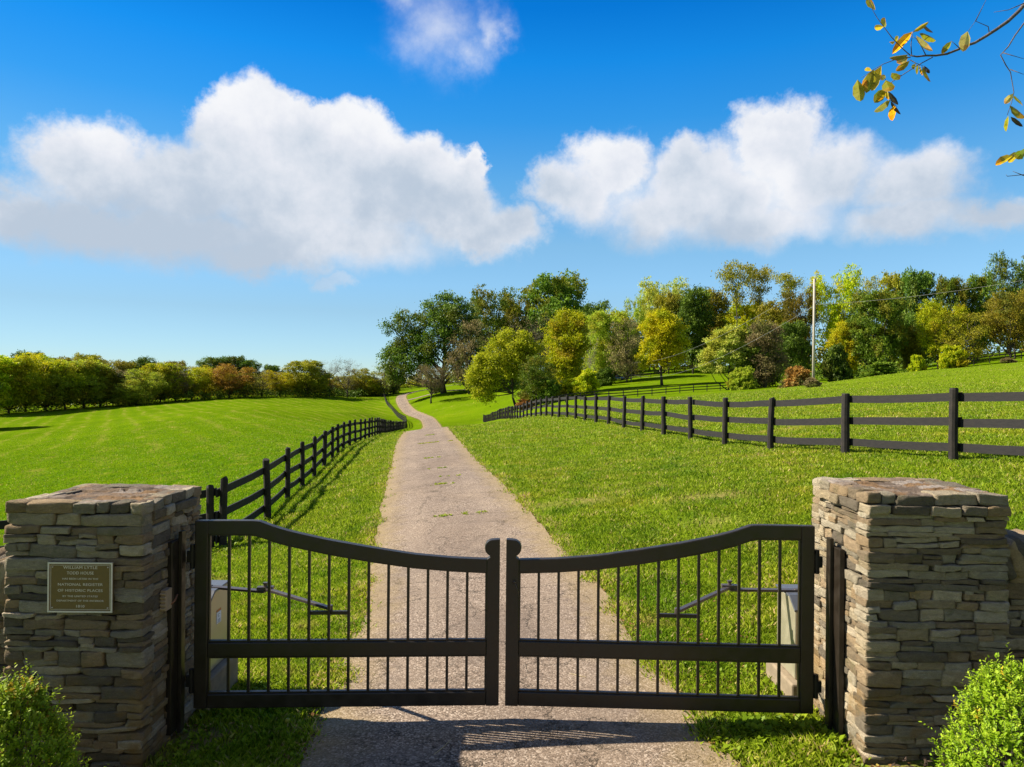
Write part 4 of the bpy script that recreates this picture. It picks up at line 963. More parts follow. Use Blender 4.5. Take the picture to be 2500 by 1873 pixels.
PROT = {}
def proto(key, H, kw, lm, bark):
    k = (key, lm, bark.name)
    if k not in PROT:
        tb, Lc, vl, R, leaf = tree_mesh(**kw)
        sc = H; trunk = MB(); trunk.v = [tuple(Vector(v) * sc) for v in tb.v]; trunk.f = tb.f
        to = trunk.build('trunk', bark, smooth=True)
        V, Fq = leaf_quads(Lc * sc, leaf, R)
        co = npmesh('crown', V, Fq, LM[lm], rnd=vl)
        md = (to.data, co.data)
        for o in (to, co): COL.objects.unlink(o); bpy.data.objects.remove(o)
        PROT[k] = (md, H)
    return PROT[k]
KW = {  # tree forms
 'round':  dict(seed=101, shape='round', nlobe=44, nclus=18, nleaf=26, leaf=0.50, cb=0.10, wid=0.90, spread=0.185, flat=0.9, trunk_r=0.015),
 'roundb': dict(seed=112, shape='round', nlobe=37, nclus=18, nleaf=24, leaf=0.48, cb=-0.06, wid=1.0, spread=0.216, flat=0.9, trunk_r=0.014),
 'tall':   dict(seed=133, shape='tall', nlobe=44, nclus=17, nleaf=24, leaf=0.48, cb=0.09, wid=0.66, spread=0.168, flat=0.95, trunk_r=0.014),
 'tallb':  dict(seed=144, shape='tall', nlobe=34, nclus=17, nleaf=22, leaf=0.48, cb=0.04, wid=0.55, spread=0.168, flat=0.95, trunk_r=0.014),
 'vase':   dict(seed=155, shape='vase', nlobe=37, nclus=14, nleaf=22, leaf=0.46, cb=0.13, wid=0.9, spread=0.184, flat=0.85, trunk_r=0.015),
 'open':   dict(seed=166, shape='round', nlobe=37, nclus=13, nleaf=14, leaf=0.42, cb=0.08, wid=0.76, spread=0.176, sparse=0.8, trunk_r=0.014),
 'umbrella': dict(seed=177, shape='umbrella', nlobe=17, nclus=12, nleaf=18, leaf=0.34, cb=0.48, wid=0.52, spread=0.108, sparse=0.7, flat=0.5, trunk_r=0.012),
 'bare':   dict(seed=188, shape='vase', nlobe=30, nclus=13, nleaf=8, leaf=0.26, cb=0.15, wid=0.72, spread=0.192, sparse=0.55, trunk_r=0.012),
 'twiggy': dict(seed=221, shape='vase', nlobe=23, nclus=16, nleaf=22, leaf=0.45, cb=0.3, wid=1.2, spread=0.240, sparse=0.55, trunk_r=0.03, clr=0.08),
 'bush':   dict(seed=199, shape='dome', nlobe=27, nclus=14, nleaf=22, leaf=0.30, cb=-0.2, wid=1.5, spread=0.336, trunk_r=0.02, clr=0.10),
 'bushb':  dict(seed=208, shape='dome', nlobe=22, nclus=13, nleaf=20, leaf=0.30, cb=-0.2, wid=1.9, spread=0.400, trunk_r=0.02, clr=0.12),
}
def tree(kind, lm, px, D, ytop, label, width=None, cat='tree', group='trees around the fields', name='broadleaf_tree', rz=None, bark=None, key=None, kw=None, ybase=None):
    b = onground(px, D); top = at(px, ytop, D).z; H = max(0.8, top - b.z)
    kw = kw or KW[kind]; H0 = 1.0 if kind in ('x',) else None
    base_h = {'bush': 3.0, 'bushb': 3.0}.get(kind, 18.0) if kw is KW.get(kind) else H
    (tm, cm), H0 = proto(key or kind, base_h, kw, lm, bark or BARK)
    root = empty(name, b - Vector((0, 0, 0.05)), label, cat, group)
    if rz is None: rz = random.uniform(0, 6.28)
    s = H / H0; w = s
    if width: w = (width / F * D) / (H0 * kw.get('wid', 1.0) * 1.12)
    for me, nm in ((tm, 'trunk'), (cm, 'crown')):
        o = bpy.data.objects.new(nm, me); COL.objects.link(o); o.parent = root
        o.scale = (w, w, s); o.rotation_euler = (0, 0, rz)
    return root

# --- hero trees with their own crown plan (x, y, z, radius in units of the height)
oak = dict(seed=301, nclus=46, nleaf=34, leaf=0.52, cb=0.1, wid=0.85, spread=0.22, trunk_r=0.024, clr=0.055, flat=.95, lobes=[
 (0.02, 0, 0.90, .11), (0.13, -.02, 0.85, .11), (-0.138, 0, 0.84, .11), (0.22, 0, 0.74, .12), (0.08, -.12, 0.76, .13), (-0.083, -.1, 0.71, .12), (-0.235, 0, .70, .10),
 (-0.414, 0, .73, .09), (-0.538, 0, .66, .08), (-0.414, .02, .62, .08), (.27, 0, .60, .12), (.12, -.15, .60, .13), (-0.041, -.14, .55, .12), (-0.248, -.05, .52, .10), (-0.414, 0, .46, .12),
 (-0.524, 0, .36, .11), (-0.345, -.1, .34, .13), (-0.552, 0, .23, .09), (-0.414, -.05, .20, .11), (-0.207, -.12, .25, .11), (-0.138, -.14, .42, .11), (.25, .05, .42, .12), (.1, -.1, .36, .1), (-0.497, 0, .12, .09), (-.50, 0, .30, .10), (-.45, -.05, .40, .10), (-.30, .1, .55, .13), (-.2, .12, .35, .14), (.15, .1, .3, .12), (.1, .1, .5, .15), (0, .15, .7, .15)])
tree('x', 'g', 1084, 195, 716, 'huge dark green oak at the left end of the grove where the drive bends', key='oak', kw=oak, rz=0.0, name='oak_tree')
yel = dict(seed=302, flat=.95, nclus=50, nleaf=32, leaf=0.36, cb=0.24, wid=0.9, spread=0.22, trunk_r=0.014, clr=0.065, lean=-0.16, lobes=[
 (.22, 0, .40, .11), (.1, -.05, .68, .12), (-.55, 0, .36, .09), (-.46, 0, .50, .1), (-.15, -.1, .42, .1), (-.48, 0, .14, .07), (-.35, 0, .14, .07),
 (-.12, 0, .88, .10), (.06, 0, .86, .10), (-.26, 0, .76, .11), (0, -.1, .76, .12), (.18, 0, .74, .11), (-.40, 0, .60, .11), (-.24, -.1, .60, .12), (-.05, -.12, .60, .12), (.16, 0, .56, .12),
 (-.50, 0, .44, .10), (-.38, -.1, .40, .11), (-.52, 0, .28, .09), (-.42, -.06, .22, .09), (-.30, -.1, .3, .09), (.02, -.05, .42, .1), (-.1, .1, .5, .15)])
tree('x', 'm', 1262, 133, 800, 'bright yellow-green leaning tree overhanging the lawn in the middle of the grove', key='yel', kw=yel, rz=0.0)
ory = dict(seed=303, flat=.9, nclus=50, nleaf=32, leaf=0.34, cb=0.2, wid=0.62, spread=0.2, trunk_r=0.016, clr=0.055, lobes=[
 (0, 0, .92, .08), (-.08, 0, .86, .10), (.09, 0, .84, .10), (-.17, 0, .74, .10), (.02, -.1, .75, .11), (.2, 0, .72, .10), (-.10, -.05, .62, .11), (.12, -.05, .60, .12), (.25, 0, .55, .09),
 (-.2, 0, .50, .08), (-.05, -.08, .48, .10), (.15, -.05, .44, .10), (-.24, 0, .36, .08), (-.12, -.06, .34, .09), (.04, -.1, .30, .09), (.2, 0, .32, .09), (-.22, 0, .26, .07), (0, .1, .5, .13)])
tree('x', 'Y', 1616, 140, 752, 'golden orange-yellow tree standing alone before the shady lawn', key='ory', kw=ory, rz=0.0, name='maple_tree')
sil = dict(seed=304, flat=.95, nclus=50, nleaf=34, leaf=0.28, cb=0.0, wid=0.9, spread=0.2, trunk_r=0.016, clr=0.055, lobes=[
 (.05, 0, .88, .1), (-.12, 0, .82, .1), (.2, 0, .80, .1), (-.26, 0, .70, .1), (-.02, -.1, .70, .13), (.2, -.06, .62, .12), (-.33, 0, .52, .10), (-.15, -.1, .5, .13), (.06, -.12, .46, .13), (-.34, 0, .36, .09), (-.2, -.08, .3, .1), (.3, 0, .5, .1), (.1, .1, .6, .15)])
tree('x', 's', 1780, 112, 790, 'pale silvery-green rounded tree left of the vine-covered one', key='sil', kw=sil, rz=0.0)

T = [  # kind, leaves, photo x, distance, photo y of the top, width, label
 ('open', 'b', 1145, 186, 780, 115, 'sparse brown-olive tree just right of the huge oak'),
 ('vase', 'G', 1198, 226, 712, 150, 'tall green tree with sky showing through, behind the brown-olive one'),
 ('round', 'G', 1350, 230, 678, 200, 'highest dark olive oak rising behind the yellow-green leaning tree'),
 ('vase', 'o', 1262, 228, 728, 90, 'narrow olive-yellow tree left of the highest oak'),
 ('bare', 'b', 1292, 180, 765, 150, 'nearly bare pinkish-brown twiggy tree behind the leaning tree'),
 ('roundb', 'G', 1308, 127, 872, 110, 'low dark green rounded tree in front of the leaning trunk'),
 ('tall', 'y', 1385, 142, 765, 115, 'tall olive-yellow tree between the leaning tree and the pale trunk'),
 ('tallb', 'd', 1448, 205, 742, 80, 'dark narrow tree beside the gap of sky'),
 ('round', 'l', 1490, 172, 762, 150, 'lime green spreading tree behind the small pole'),
 ('open', 'b', 1530, 166, 778, 95, 'brownish thin-leaved tree right of the small pole'),
 ('vase', 's', 1612, 208, 690, 130, 'tall pale green tree behind the golden tree'),
 ('roundb', 'l', 1548, 200, 733, 75, 'small lime crown on the skyline above the lime tree'),
 ('round', 'o', 1632, 190, 722, 110, 'brownish-olive tree just behind the golden tree'),
 ('tall', 'd', 1692, 180, 712, 95, 'very dark green tree right of the golden tree'),
 ('tall', 'o', 1738, 196, 716, 90, 'olive tree between the dark tree and the tall locusts'),
 ('umbrella', 'o', 1795, 170, 632, 105, 'tallest leggy locust with an umbrella top on the skyline'),
 ('umbrella', 'o', 1850, 172, 640, 85, 'second leggy locust right of the tallest one, with thin dark limbs'),
 ('umbrella', 'o', 1922, 165, 656, 85, 'leggy locust just left of the tall pole'),
 ('round', 'y', 1815, 175, 745, 130, 'yellow-olive crown under the leggy locusts'),
 ('tall', 'o', 1890, 160, 745, 100, 'olive tree above the vine-covered tree'),
 ('vase', 'q', 1950, 150, 712, 80, 'orange-tinged thin tree left of the tall pole'),
 ('bare', 'd', 1975, 156, 682, 50, 'small bare treetop beside the top of the tall pole'),
 ('vase', 'y', 2040, 150, 668, 125, 'yellow-olive tree right of the tall pole'),
 ('open', 'o', 2118, 156, 674, 80, 'thin brownish tree on the skyline between the yellow-olive and the dense green ones'),
 ('round', 'G', 2140, 116, 714, 150, 'dense mid-green tree in front, right of the tall pole'),
 ('tall', 'Y', 2062, 118, 792, 75, 'low orange-yellow tree right of the foot of the tall pole'),
 ('round', 'g', 2238, 142, 668, 120, 'dark green tree with a clumpy top behind the dense green one'),
 ('tallb', 'o', 2182, 150, 672, 70, 'narrow olive tree on the skyline left of the clumpy green tree'),
 ('round', 'G', 2322, 136, 682, 95, 'green rounded crown on the skyline, left one of a pair at the right'),
 ('round', 'G', 2386, 136, 676, 90, 'green rounded crown on the skyline, right one of a pair at the right'),
 ('vase', 'y', 2290, 112, 742, 120, 'yellow-olive tree with forked trunks in front at the right'),
 ('open', 'o', 2360, 108, 762, 120, 'brown-olive low spreading tree near the right edge'),
 ('vase', 'g', 2478, 124, 632, 120, 'tall dark tree reaching highest at the right frame edge'),
 ('vase', 'q', 2465, 108, 715, 130, 'golden-brown tree at the right frame edge'),
 ('tall', 'o', 2550, 112, 690, 120, 'olive tree half cut by the right frame edge'),
 ('twiggy', 'b', 1053, 178, 893, 85, 'small twiggy pinkish-brown tree alone on the lawn right of the drive'),
 ('roundb', 'g', 962, 245, 888, 50, 'small green tree under the left skirts of the huge oak'),
 ('tall', 'o', 2220, 118, 800, 60, 'young olive tree between the dense green and forked trees'),
 ('round', 'd', 2240, 126, 770, 95, 'dark-leaved tree in shade behind the forked yellow-olive tree'),
 ('round', 'd', 1930, 124, 790, 100, 'dark shaded tree behind the orange-brown shrub'),
 ('round', 'G', 1180, 188, 865, 60, 'small green tree at the foot of the brown-olive tree'),
 ('open', 'o', 1230, 200, 850, 80, 'shaded olive tree seen under the pinkish twiggy tree'),
]
for (k, lm, px, D, yt, wd, lab) in T:
    tree(k, lm, px, D, yt, lab, wd, group='grove right of the drive', bark=BARKW if 'pale' in lab else BARK)
tree('bare', 'y', 1440, 160, 800, 'pale bare trunk leaning in the gap left of the lime tree', 50, group='grove right of the drive', bark=BARKW)
vine = dict(seed=305, shape='tall', nlobe=16, nclus=24, nleaf=26, leaf=0.26, cb=0.0, wid=0.62, spread=0.24, trunk_r=0.02, clr=0.06)
tree('x', 'b', 1868, 109, 792, 'brown vine-covered tree right of the pale silvery one', 95, key='vine', kw=vine, group='grove right of the drive')
tree('x', 'd', 1850, 113, 805, 'dark tree smothered by vines, just behind the brown vines', 110, key='vined', kw=vine, group='grove right of the drive')
B = [('bush', 'l', 1812, 106, 898, 70, 'bright lime shrub at the foot of the vine-covered tree'),
 ('bushb', 'R', 1950, 88, 897, 95, 'orange-brown shrub left of the foot of the tall pole'),
 ('bush', 'b', 1984, 57.5, 926, 46, 'dry brown weeds around the foot of the tall pole'),
 ('bush', 'g', 2040, 112, 845, 75, 'dark green shrub right of the tall pole'),
 ('bush', 'G', 2150, 99, 884, 90, 'green shrub below the dense mid-green tree'),
 ('bush', 'y', 2325, 101, 845, 70, 'yellow-green low shrub under the forked tree'),
 ('bush', 'y', 2240, 100, 868, 40, 'small yellow-green shrub left of the forked tree'),
 ('bush', 'y', 1430, 126, 905, 75, 'yellow-green shrub right of the low dark green tree'),
 ('bush', 'y', 1395, 128, 925, 70, 'olive shrub at the foot of the tall olive-yellow tree'),
 ('bush', 'G', 1345, 124, 928, 60, 'green shrub just right of the leaning trunk'),
 ('bush', 'd', 1475, 160, 900, 60, 'dark shrub behind the pale bare trunk'),
 ('bush', 'R', 1285, 126, 975, 60, 'rusty ground shrub by the leaning trunk'),
 ('bush', 'g', 1070, 200, 930, 30, 'small green shrub left of the small twiggy tree'),
 ('bush', 'b', 2460, 101, 878, 40, 'dry brush on the ridge at the right edge')]
for (k, lm, px, D, yt, wd, lab) in B:
    tree(k, lm, px, D, yt, lab, wd, cat='shrub', group='shrubs along the grove', name='shrub')

# left treeline: front row then the taller crowns behind
LT = [
 ('round', 'y', -40, 160, 868, 120, 'olive-green tree cut by the left frame edge'),
 ('round', 'y', 22, 166, 876, 105, 'first full yellow-green tree of the far-left treeline'),
 ('vase', 'Y', 62, 172, 868, 95, 'orange-tipped tree near the left end of the far treeline'),
 ('round', 'l', 112, 176, 884, 100, 'lime-green tree right of the orange-tipped one in the left treeline'),
 ('vase', 'y', 160, 180, 876, 100, 'tall yellow-green tree in the front of the left treeline'),
 ('round', 'l', 205, 184, 884, 95, 'broad lime tree above the darkest hollow of the left treeline'),
 ('tall', 'o', 245, 188, 892, 70, 'olive tree right of the broad lime one in the left treeline'),
 ('round', 'd', 276, 190, 912, 55, 'dark green small tree in the left treeline'),
 ('open', 'b', 305, 192, 902, 70, 'thin brown tree left of the low lime shrubs in the left treeline'),
 ('roundb', 'l', 322, 186, 928, 75, 'low bright lime tree at the front edge of the left treeline'),
 ('vase', 'l', 365, 190, 906, 70, 'lime tree with dark hollow at its foot in the left treeline'),
 ('round', 'y', 392, 196, 888, 75, 'yellow-green crown before the flat-topped dark oaks'),
 ('open', 'b', 428, 200, 888, 80, 'brownish bare-limbed tree in the middle of the left treeline'),
 ('vase', 'y', 468, 203, 894, 75, 'yellowish open tree left of the flat-topped dark oaks'),
 ('open', 'Y', 500, 205, 898, 60, 'thin golden tree before the flat-topped dark oaks'),
 ('vase', 'r', 560, 206, 893, 80, 'round rust-orange tree in the left treeline'),
 ('open', 'o', 600, 210, 908, 65, 'grey-olive thin tree right of the rust-orange one'),
 ('bare', 'b', 640, 212, 902, 75, 'nearly bare brown tree right of the rust-orange one'),
 ('vase', 'Y', 684, 216, 908, 60, 'small golden tree left of the tall brown-olive one'),
 ('round', 'o', 748, 222, 882, 85, 'tall brown-olive tree standing above the right half of the left treeline'),
 ('bare', 'b', 805, 226, 880, 45, 'thin bare tree, left one of the bare pair on the skyline'),
 ('bare', 'b', 848, 228, 874, 55, 'thin bare tree, right one of the bare pair on the skyline'),
 ('round', 'r', 782, 236, 922, 60, 'low orange crown between the bare pair and the brown-olive tree'),
 ('roundb', 'o', 880, 238, 902, 55, 'small olive tree near the right end of the left treeline'),
 ('roundb', 'y', 920, 240, 910, 60, 'last low olive-yellow tree of the left treeline, beside the fence'),
 ('bare', 'b', 938, 236, 888, 45, 'bare tree half hidden by the left skirts of the huge oak'),
 ('round', 'd', 78, 210, 862, 75, 'dark rounded crown showing above the orange-tipped tree'),
 ('round', 'o', 218, 225, 868, 75, 'rust and olive crown on the skyline of the left treeline'),
 ('open', 'o', 262, 228, 877, 60, 'grey thin crown on the skyline right of the rust and olive one'),
 ('round', 'o', 150, 222, 875, 60, 'dull olive crown peeping over the yellow-green tree'),
 ('round', 'o', 310, 230, 884, 70, 'dull olive crown above the thin brown tree'),
 ('tall', 'd', 358, 230, 877, 45, 'small dark crown poking above the lime tree'),
 ('round', 'o', 425, 236, 884, 60, 'olive crown on the skyline above the brownish bare-limbed tree'),
 ('round', 'g', 520, 232, 874, 70, 'left crown of the flat-topped dark green oaks'),
 ('round', 'g', 570, 236, 872, 60, 'middle crown of the flat-topped dark green oaks'),
 ('round', 'g', 606, 236, 880, 55, 'right crown of the flat-topped dark green oaks'),
 ('round', 'g', 664, 238, 893, 45, 'small dark green crown right of the flat-topped oaks'),
 ('roundb', 'Y', 700, 232, 920, 60, 'low golden tree under the tall brown-olive one'),
 ('roundb', 'o', 840, 244, 920, 60, 'low olive thicket tree under the bare pair'),
]
for (k, lm, px, D, yt, wd, lab) in LT:
    tree(k, lm, px, D, yt, lab, wd * 1.4, group='left treeline')
for (px, D, h_, lab) in ((-118, 112, 12.5, 'tree beyond the left frame edge whose shadow crosses the field'), (-165, 60, 5, 'small tree beyond the left frame edge whose shadow tips into the field')):
    b = onground(px, D); tree('round', 'g', px, D, at(px, 936, D).z and 936 - (b.z + h_ - 2.15) / D * F, lab, group='trees around the fields')

# undergrowth: a continuous thicket along the foot of the treelines
def thicket(name, pix, h, w, nper, leaf, m, seed, label=None):
    R = np.random.default_rng(seed); Cs = []; vals = []
    for (x0, D0), (x1, D1) in zip(pix[:-1], pix[1:]):
        a, b = at(x0, 936, D0), at(x1, 936, D1); L = (b - a).length; K = int(L * nper)
        for _ in range(K):
            t = R.random(); p = a.lerp(b, t); p.x += R.normal() * w * 0.3; p.y += R.normal() * w
            hh = h * (0.55 + 0.9 * abs(mnoise.noise(Vector((p.x * 0.13, p.y * 0.1, seed))))) ; z = R.random() ** 0.8 * hh
            k = 12; c = np.array([p.x, p.y, g1(p.x, p.y) + z]); Cs.append(c + R.normal(size=(k, 3)) * np.array([.5, .5, .35])); vals.append(np.clip(R.random() + 0.15 * R.normal(size=k), 0, 1))
    C = np.concatenate(Cs); V, Fq = leaf_quads(C, leaf, R)
    o = npmesh(name, V, Fq, m, rnd=np.concatenate(vals)); return tag(o, label, None, kind='stuff')
thicket('undergrowth', [(-150, 160), (0, 168), (200, 184), (400, 196), (640, 212), (880, 236), (960, 246)], 3.4, 3.0, 8, 0.50, DARK, 41)
thicket('undergrowth', [(-150, 170), (200, 188), (400, 202), (640, 218)], 8.0, 2.5, 10, 0.5, OLIVE, 48)
thicket('undergrowth', [(250, 196), (450, 210), (700, 226), (900, 244)], 6.5, 2.5, 10, 0.55, OLIVE, 49)
thicket('undergrowth', [(-150, 190), (200, 215), (500, 232), (960, 262)], 7.0, 4.0, 9, 0.8, OLIVE, 42)
thicket('undergrowth', [(1330, 168), (1400, 172), (1490, 190)], 5.0, 4.0, 14, 0.5, DARK, 43)
thicket('undergrowth', [(1165, 200), (1250, 190), (1345, 176)], 6.0, 3.0, 14, 0.5, DARK, 50)
thicket('undergrowth', [(960, 285), (1100, 290), (1300, 290)], 6.0, 4.0, 9, 0.8, OLIVE, 46)
thicket('undergrowth', [(1110, 245), (1300, 240), (1500, 235), (1700, 225), (2000, 200), (2300, 180), (2600, 160)], 11.0, 5.0, 10, 0.8, DARK, 44)
thicket('undergrowth', [(1380, 196), (1700, 198), (1900, 180), (2100, 168)], 9.0, 4.0, 9, 0.6, OLIVE, 51)
thicket('undergrowth', [(1980, 128), (2100, 128), (2280, 126)], 2.5, 3.0, 14, 0.4, DARK, 45)

# ------------------------------------------------------------------ grass blades
def grass_mat(name, stops):
    m, n = mat(name)
    r = n.n('ShaderNodeAttribute', attribute_name='rnd').outputs['Fac']
    c = n.ramp(r, stops)
    geo = n.n('ShaderNodeNewGeometry').outputs['Position']
    big = n.noise(0.5, 4, 0.6, geo)
    c = n.mix(n.mr(big, 0.50, 0.68, 0.0, 0.7), c, n.mix(1.0, c, (1.45, 1.1, 1.5), 'MULTIPLY'))
    c = n.mix(n.mr(n.noise(1.1, 5, 0.65, geo), 0.36, 0.50, 0.75, 0.0), c, n.mix(1.0, c, (0.50, 0.72, 0.6), 'MULTIPLY'))
    c = n.mix(n.mr(n.noise(0.8, 6, 0.7, n.v('ADD', geo, (40, 7, 0))), 0.60, 0.74, 0.0, 0.8), c, (0.46, 0.36, 0.10))
    p = n.n('ShaderNodeBsdfPrincipled', {'Base Color': c, 'Roughness': 0.5, 'Specular IOR Level': 0.15})
    t = n.n('ShaderNodeBsdfTranslucent', {'Color': c})
    fin(n, n.n('ShaderNodeMixShader', {0: 0.42, 1: p.outputs[0], 2: t.outputs[0]}).outputs[0]); return m
GR_LAWN = grass_mat('lawn_blades', [(0.0, (0.10, 0.17, 0.005)), (0.35, (0.22, 0.32, 0.012)), (0.7, (0.33, 0.43, 0.022)), (0.90, (0.42, 0.47, 0.05)), (0.985, (0.48, 0.42, 0.12)), (1.0, (0.55, 0.44, 0.18))])
GR_FIELD = grass_mat('meadow_blades', [(0.0, (0.10, 0.20, 0.003)), (0.4, (0.18, 0.33, 0.004)), (0.9, (0.26, 0.41, 0.008)), (0.985, (0.34, 0.40, 0.03)), (1.0, (0.45, 0.38, 0.12))])
def blades(name, m, N, D0, D1, a0, a1, field, seed):
    R = np.random.default_rng(seed)
    u = R.random(N); D = D0 * (D1 / D0) ** u; th = R.uniform(a0, a1, N); x = np.tan(th) * D; y = D
    d, hw = road_dist(x, y)
    lim = hw * (1 + 0.03 * np.sin(y * 3.1) + 0.03 * np.sin(y * 7.7 + 2)) + 0.03 + R.normal(size=N) * 0.07
    keep = d > lim
    lx = np.where(y < 12.2, -4.95 - (12.2 - y) * 2.9, np.where(y < 14, -4.95, -2.9 - 0.145 * y))
    isf = (x < lx)
    keep &= (isf if field else ~isf)
    for (xa, xb) in ((PLX0 - 4, PLX1), (PRX0, PRX1 + 4)): keep &= ~((x > xa) & (x < xb) & (y > 3.98) & (y < 4.76))
    keep &= ~((x > 1.85) & (x < 3.6) & (y < 4.0) & (x + 0.35 * (y - 3.4) > 2.06))      # mulch bed
    keep &= ~((x < -1.98) & (y < 4.0) & (x > -3.6))
    bare_ = np.exp(-(((x + 2.0) / 0.5) ** 2 + ((y - 4.35) / 0.28) ** 2)) + np.exp(-(((x - 2.05) / 0.35) ** 2 + ((y - 4.1) / 0.5) ** 2)) * .9 + np.exp(-(((x - 2.0) / 0.4) ** 2 + ((y - 5.25) / 0.32) ** 2)) * .9
    for (bx, by, sx, sy, k_) in ((1.2, 11.8, .7, .34, .95), (3.1, 11.0, .75, .3, .95), (1.9, 12.3, .45, .26, .6), (2.9, 9.6, .45, .2, .5), (5.2, 15.5, 1.6, .35, .6), (4.9, 18.0, 1.5, .4, .5), (12, 22, 5, .8, .5), (7, 27, 3.0, .9, .5)):
        bare_ = bare_ + k_ * np.exp(-(((x - bx) / sx) ** 2 + ((y - by) / sy) ** 2))
    keep &= R.random(N) > bare_
    keep &= R.random(N) > np.clip((D - 0.35 * D1) / (0.65 * D1), 0, 1) ** 0.7
    # thin worn patches
    cl = np.array([mnoise.noise(Vector((a * 1.1, b * 0.7, 5.0))) for a, b in zip(x[keep], y[keep])])
    idx = np.flatnonzero(keep); idx = idx[(cl < 0.34) | (R.random(len(cl)) < 0.35)]
    x, y, D = x[idx], y[idx], D[idx]; n = len(x); z = ground_z(x, y)
    cl = cl[(cl < 0.34) | True][:0]
    far = np.clip((D - 4) / 30, 0, 1)
    h = (0.038 + 0.014 * far) * R.uniform(0.5, 1.5, n); w = 0.0027 * (D / 4.0) ** 0.8 * R.uniform(0.7, 1.3, n)
    if field: h *= 0.8
    tuft = np.array([mnoise.noise(Vector((a * 2.3, b * 2.3, 1.0))) for a, b in zip(x, y)]); h *= 1 + 0.6 * tuft
    ang = R.uniform(0, 6.283, n); bend = h * R.uniform(0.2, 0.95, n); ba = R.uniform(0, 6.283, n)
    dx, dy = np.cos(ang) * w, np.sin(ang) * w; bx, by = np.cos(ba) * bend, np.sin(ba) * bend
    V = np.stack([np.c_[x - dx, y - dy, z - 0.01], np.c_[x + dx, y + dy, z - 0.01], np.c_[x + bx * .35 + dx * .7, y + by * .35 + dy * .7, z + h * .62], np.c_[x + bx, y + by, z + h]], 1).reshape(-1, 3)
    Fq = np.arange(4 * n).reshape(-1, 4)
    val = np.clip(0.42 + 0.30 * R.normal(size=n) + 0.35 * tuft + np.where(np.abs(road_dist(x, y)[0] - 1.3) < 0.15, 0.2, 0), 0, 1)
    o = npmesh(name, V, Fq, m, rnd=val); return tag(o, kind='stuff')
blades('lawn_grass', GR_LAWN, 1550000, 2.9, 80, -0.66, 0.80, False, 61)
blades('meadow_grass', GR_FIELD, 700000, 5.0, 100, -0.68, -0.15, True, 62)

# weeds and clover tufts: broad leaves by the posts and along the drive's edge
def rosette(C, V, Fc, R, s, n):
    for _ in range(n):
        a = R.uniform(0, 6.28); t = R.uniform(0.2, 1.1); L = s * R.uniform(0.6, 1.3); w = L * 0.22
        d = np.array([math.cos(a) * math.cos(t), math.sin(a) * math.cos(t), math.sin(t)]); b = np.array([-math.sin(a), math.cos(a), 0]); k = len(V)
        V += [C, C + d * L * .5 + b * w, C + d * L - np.array([0, 0, L * .25]), C + d * L * .5 - b * w]; Fc.append((k, k + 1, k + 2, k + 3))
def weeds():
    R = np.random.default_rng(77); V = []; Fc = []
    spots = []
    for _ in range(420): spots.append((R.uniform(-2.0, -1.15), R.uniform(3.2, 5.6), 0.045))
    for _ in range(420): spots.append((R.uniform(1.25, 2.0), R.uniform(3.3, 5.6), 0.045))
    for _ in range(260): spots.append((R.normal() * 0.45 + 1.75, 4.32 + R.normal() * 0.12, 0.07))
    for _ in range(60): spots.append((-0.02 + R.normal() * 0.09, 4.26 + R.normal() * 0.03, 0.05))
    for _ in range(160): spots.append((R.normal() * 0.1 - 5.0, 12.2 + R.normal() * 0.3, 0.09))
    for x, y, s in spots:
        d, hw = road_dist(np.array([x]), np.array([y]))
        if d[0] < hw[0] and not (abs(x) < 0.4 and s == 0.05): continue
        if (x < PLX1 + 0.02 or x > PRX0 - 0.02) and 3.98 < y < 4.76: continue
        rosette(np.array([x, y, g1(x, y) + 0.012]), V, Fc, R, s, int(R.integers(5, 10)))
    o = npmesh('weeds', np.array(V), np.array(Fc), GR_LAWN, rnd=np.clip(R.normal(size=len(Fc)) * 0.15 + 0.38, 0, 0.85)); tag(o, kind='stuff')
weeds()

# weeds growing in the cross joints of the drive
def joints():
    R = np.random.default_rng(78); V = []; Fc = []; val = []
    for (px0, px1, py, D) in ((1055, 1140, 1262, 11.75), (1140, 1200, 1260, 11.7), (1070, 1125, 1166, 16.2), (1050, 1108, 1186, 14.9), (1045, 1090, 1140, 18.4), (1035, 1075, 1117, 21.5), (1020, 1105, 1087, 27.5), (1036, 1060, 1067, 33)):
        a, b = at(px0, py, D), at(px1, py, D); n = int((b - a).length * 110)
        for _ in range(n):
            t = R.random(); x = a.x + (b.x - a.x) * t; y = D + R.normal() * 0.035
            if mnoise.noise(Vector((x * 5, D, 2))) < -0.1: continue
            rosette(np.array([x, y, gz1(x, y) + 0.02]), V, Fc, R, 0.03 + 0.001 * D, 4)
    o = npmesh('joint_weeds', np.array(V), np.array(Fc), GR_LAWN, rnd=np.clip(R.normal(size=len(Fc)) * 0.2 + 0.72, 0, 1)); tag(o, kind='stuff')
joints()

